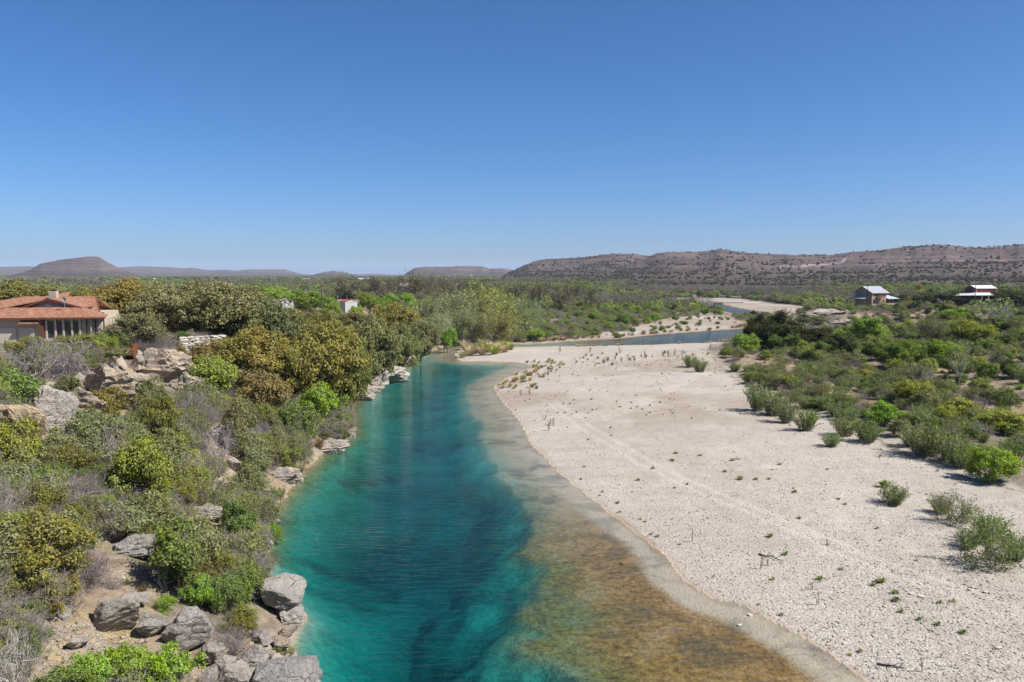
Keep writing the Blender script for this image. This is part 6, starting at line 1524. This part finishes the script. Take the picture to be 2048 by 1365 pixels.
def white_barn():
    d = 338.0; p_ = atd(693, 617, d); root = empty('white_barn', (p_[0], d, p_[2]), R(-62)); tag(root, 'small white metal barn with red roof on the left plain', 'barn')
    # ridge along local x which points away to the left, gable end faces the camera
    gable_block(root, 8.5, 5.2, 2.7, 3.5, M['whitemetal'], M['redroof'], 0.12)
    root.rotation_euler = (0, 0, R(118)); root.location = (p_[0] + 4.6, d, p_[2] + 0.1)
    MB().box(-0.05, -0.005, 1.0, 2.5, -1, 2.3).build('door', M['whitemetal'], root); MB().box(-0.05, -0.005, 2.58, 4.1, -1, 2.3).build('door', M['whitemetal'], root)
    MB().box(-0.09, -0.052, 0.8, 4.3, 2.32, 2.45).build('door_rail', M['dishgrey'], root)
white_barn()
def cottage():
    d = 330.0; p_ = atd(574, 610, d); root = empty('white_cottage', (p_[0] + 2.6, d, p_[2] + 0.2), R(115)); tag(root, 'tiny white cottage with shallow pinkish roof among mesquites', 'cottage')
    gable_block(root, 6.0, 4.6, 1.6, 2.4, M['whitemetal'], M['siding'], 0.4)
    for y_ in (0.7, 2.9): MB().box(-0.05, -0.005, y_, y_ + 0.9, 0.4, 1.3).build('window', M['glass'], root)
cottage()
def shed(px, py, d, w, h, label):
    p_ = atd(px, py, d); root = empty('distant_shed', (p_[0], d, p_[2] - h), R(15)); tag(root, label, 'shed')
    gable_block(root, w, w * 0.5, h * 0.7, h, M['whitemetal'], M['whitemetal'], 0.1)
shed(605, 557.5, 1500, 12, 4.5, 'tiny far white roof left of the blue hill'); shed(715, 557, 1500, 22, 4.5, 'long far white roof right of the blue hill'); shed(306, 557, 1500, 8, 4.5, 'tiny far white building right of the mesa'); shed(800, 568, 560, 6, 6, 'faint white roof among the bare pecans')

# ------------------------------------------------------------------ utility poles
def pole(px, top, base, d, label, arm=True, can=True):
    a = atd(px, top, d); z0 = hz(a[0], a[1]); root = empty('utility_pole', (a[0], d, z0)); H = a[2] - z0; tag(root, label, 'utility pole')
    MB().cyl((0, 0, -1), (0, 0, H), 0.17, 8, 0.12).build('pole', M['polewood'], root)
    if arm: MB().box(-1.1, 1.1, -0.2, -0.08, H - 0.75, H - 0.6).build('crossarm', M['polewood'], root)
    if can: MB().cyl((0.38, -0.1, H - 2.2), (0.38, -0.1, H - 1.2), 0.24, 10).build('transformer', M['dishgrey'], root)
pole(643, 579, 614, 322, 'utility pole with a grey transformer left of the white barn'); pole(673, 586, 604, 345, 'shorter utility pole with transformer just left of the white barn', False)
pole(800, 592, 606, 335, 'single utility pole among mesquites right of the white barn', True, False)
pole(1736, 567, 614, 375, 'tall utility pole in front of the two storey house', True, False); pole(1952, 562, 592, 415, 'utility pole in front of the maroon barn', True, False); pole(1918, 571, 590, 430, 'faint utility pole left of the maroon barn', False, False)

# ------------------------------------------------------------------ low water crossing
def crossing():
    a, b = atd(1322, 606, 600), atd(1484, 604.5, 612); L = math.hypot(b[0] - a[0], b[1] - a[1]); root = empty('low_water_crossing', (a[0], a[1], 0), math.atan2(b[1] - a[1], b[0] - a[0]))
    tag(root, 'low concrete road crossing over the upper river with dark culverts', 'bridge')
    MB().box(0, L, -2.2, 2.2, 0.95, 1.35).build('deck', M['concrete'], root)
    c0 = (1423 - 1322) / (1484 - 1322) * L; c1 = (1442 - 1322) / (1484 - 1322) * L; n = 7; st_ = (c1 - c0) / n
    MB().box(0, c0, -2.1, 2.1, -1, 0.947).build('abutment', M['concrete'], root); MB().box(c1, L, -2.1, 2.1, -1, 0.947).build('abutment', M['concrete'], root)
    for k in range(n):
        if k: MB().box(c0 + k * st_ - 0.14, c0 + k * st_ + 0.14, -2.1, 2.1, -1, 0.946).build('pier', M['concrete'], root)
        MB().box(c0 + k * st_ + 0.15, c0 + (k + 1) * st_ - 0.15, 1.2, 1.3, -1, 0.94).build('culvert', M['dark'], root)  # black panel painted as the shade within each culvert
crossing()
# ------------------------------------------------------------------ dead branch and dark log on the gravel
def dead_branch(px, py, L, rz, label):
    q = ground(px, py); t = Twigs(); gg_ = np.random.default_rng(int(px)); pts = [np.array([0, 0, 0.05])]
    for k in range(6): pts.append(pts[-1] + np.array([L / 6, gg_.normal() * 0.08, abs(gg_.normal()) * 0.05 * (1 if k < 3 else -1)]))
    t.path(pts, 0.07, 0.03)
    for k in (2, 3, 4): t.path([pts[k], pts[k] + np.array([0.3, gg_.normal() * 0.35, 0.25])], 0.03, 0.012)
    o = obj('dead_branch', t.mesh('dead_branch', 5)); o.location = q; o.rotation_euler = (0, 0, rz); o.color = (0.10, 0.08, 0.07, 1); tag(o, label, 'branch')
dead_branch(1518, 1110, 2.3, R(-52), 'dark dead branch lying beside the tall green weed'); dead_branch(1465, 922, 1.0, R(10), 'small dark driftwood piece in the middle of the bar'); dead_branch(1755, 1330, 1.6, R(-30), 'dark dead branch near the bottom of the gravel bar')

# ------------------------------------------------------------------ a label of its own for every plant of the thickets
def project(x, y, z):
    c, s = math.cos(PITCH), math.sin(PITCH); d = y * c - (z - CAMZ) * s
    return 1024 + FPX * x / d, 682.5 - FPX * (y * s + (z - CAMZ) * c) / d, d
MARKS = [(215, 1225, 'the leaning grey boulder'), (375, 1255, 'the cracked grey boulder'), (565, 1200, 'the jutting river rock'), (560, 1350, 'the bottom edge boulder'), (85, 1100, 'the broad ochre shrub'), (285, 945, 'the tall yellow green shrub'),
         (270, 1095, 'the slanting rock ledge'), (350, 1120, 'the airy green shrub'), (330, 840, 'the mid slope ochre shrub'), (95, 800, 'the upright pale slab'), (205, 775, 'the broad tan cliff'), (262, 712, 'the rock arch'), (400, 678, 'the stone wall'), (442, 870, 'the pale round boulder'),
         (475, 850, 'the dark trunked small tree'), (425, 740, 'the broad yellow green bush'), (500, 690, 'the slope ochre oak'), (645, 700, 'the biggest dark ochre oak'), (760, 755, 'the river rock shelf'), (655, 895, 'the white waterline ledge'), (570, 955, 'the lower bend ledge'), (640, 810, 'the bright green bank bush'),
         (100, 620, 'the tiled roof house'), (150, 690, 'the house front scrub oak'), (268, 655, 'the house corner shrub'), (20, 870, 'the left edge rubble cliff'), (30, 1340, 'the lower left pale branches'), (250, 1340, 'the bottom bright bushes'), (500, 1120, 'the tan waterside grass'), (455, 610, 'the broadest grey oak'),
         (698, 608, 'the white barn'), (573, 605, 'the white cottage'), (785, 630, 'the orange brown oak'), (800, 690, 'the pale bank cliff'), (965, 640, 'the tallest budding tree'), (970, 700, 'the spit reeds'), (1120, 620, 'the brush flat middle'), (1250, 650, 'the far gravel left end'), (1350, 640, 'the far white gravel'), (1430, 607, 'the culvert crossing'),
         (1520, 630, 'the upper river reach'), (1490, 690, 'the bright point bush'), (1570, 665, 'the black green junipers'), (1660, 630, 'the rocky river point'), (1740, 590, 'the two storey house'), (1965, 580, 'the maroon barn'), (1735, 660, 'the bright tree by the rocky point'), (1885, 705, 'the vivid green round tree'), (1918, 735, 'the pale sycamore sapling'), (1940, 670, 'the yellow green tree'),
         (1825, 785, 'the airy dark trunked tree'), (1770, 825, 'the farther vivid bush'), (1985, 925, 'the nearer vivid bush'), (1860, 880, 'the big willow mass'), (1570, 815, 'the gravel bar willow line'), (1450, 730, 'the top corner of the gravel bar'), (1640, 780, 'the middle of the willow bank'), (1790, 985, 'the lone gravel shrub'), (1985, 1080, 'the largest foreground shrub'),
         (1520, 1120, 'the dead branch'), (1636, 1190, 'the tall weed stalk'), (1276, 960, 'the dark green weed'), (1100, 845, 'the shore weed stalks'), (1280, 812, 'the small weed row'), (1765, 1166, 'the green weed patch'), (1905, 1040, 'the scrubby gravel shrub'), (1480, 930, 'the middle of the gravel bar'), (1240, 722, 'the dry stalk row'), (1720, 1310, 'the lower corner of the bar'), (1200, 900, 'the tyre track bend'), (2000, 640, 'the right edge sycamores'), (2010, 760, 'the right edge thicket')]
def label_auto():
    mk = np.array([(a, b) for a, b, _ in MARKS], float); boxes = {}
    for o, plain, x, y, z, w in AUTO:
        px, py, d = project(x, y, z); wp = w * FPX / d
        if wp < 5 or px < -wp / 2 or px > 2048 + wp / 2 or py < 0 or py > 1365 + wp / 2: continue
        dd = np.hypot(mk[:, 0] - px, (mk[:, 1] - py) * 1.4); i = int(np.argmin(dd)); a = math.degrees(math.atan2(mk[i, 1] - py, px - mk[i, 0])) % 360
        dr = ['right of', 'above right of', 'above', 'above left of', 'left of', 'below left of', 'below', 'below right of'][int(((a + 22.5) % 360) // 45)]
        boxes.setdefault((plain, i, dr), []).append((dd[i], o))
    words = ['nearest', 'second', 'third', 'fourth', 'fifth', 'sixth', 'seventh', 'eighth', 'ninth', 'tenth', 'eleventh', 'twelfth', 'thirteenth', 'fourteenth', 'fifteenth', 'sixteenth', 'seventeenth', 'eighteenth', 'nineteenth', 'twentieth']
    for (plain, i, dr), L in boxes.items():
        L.sort(key=lambda t: t[0])
        for k, (d, o) in enumerate(L):
            o['label'] = (plain if len(L) == 1 else words[min(k, 19)] + ' ' + plain) + ' ' + dr + ' ' + MARKS[i][2]
label_auto()
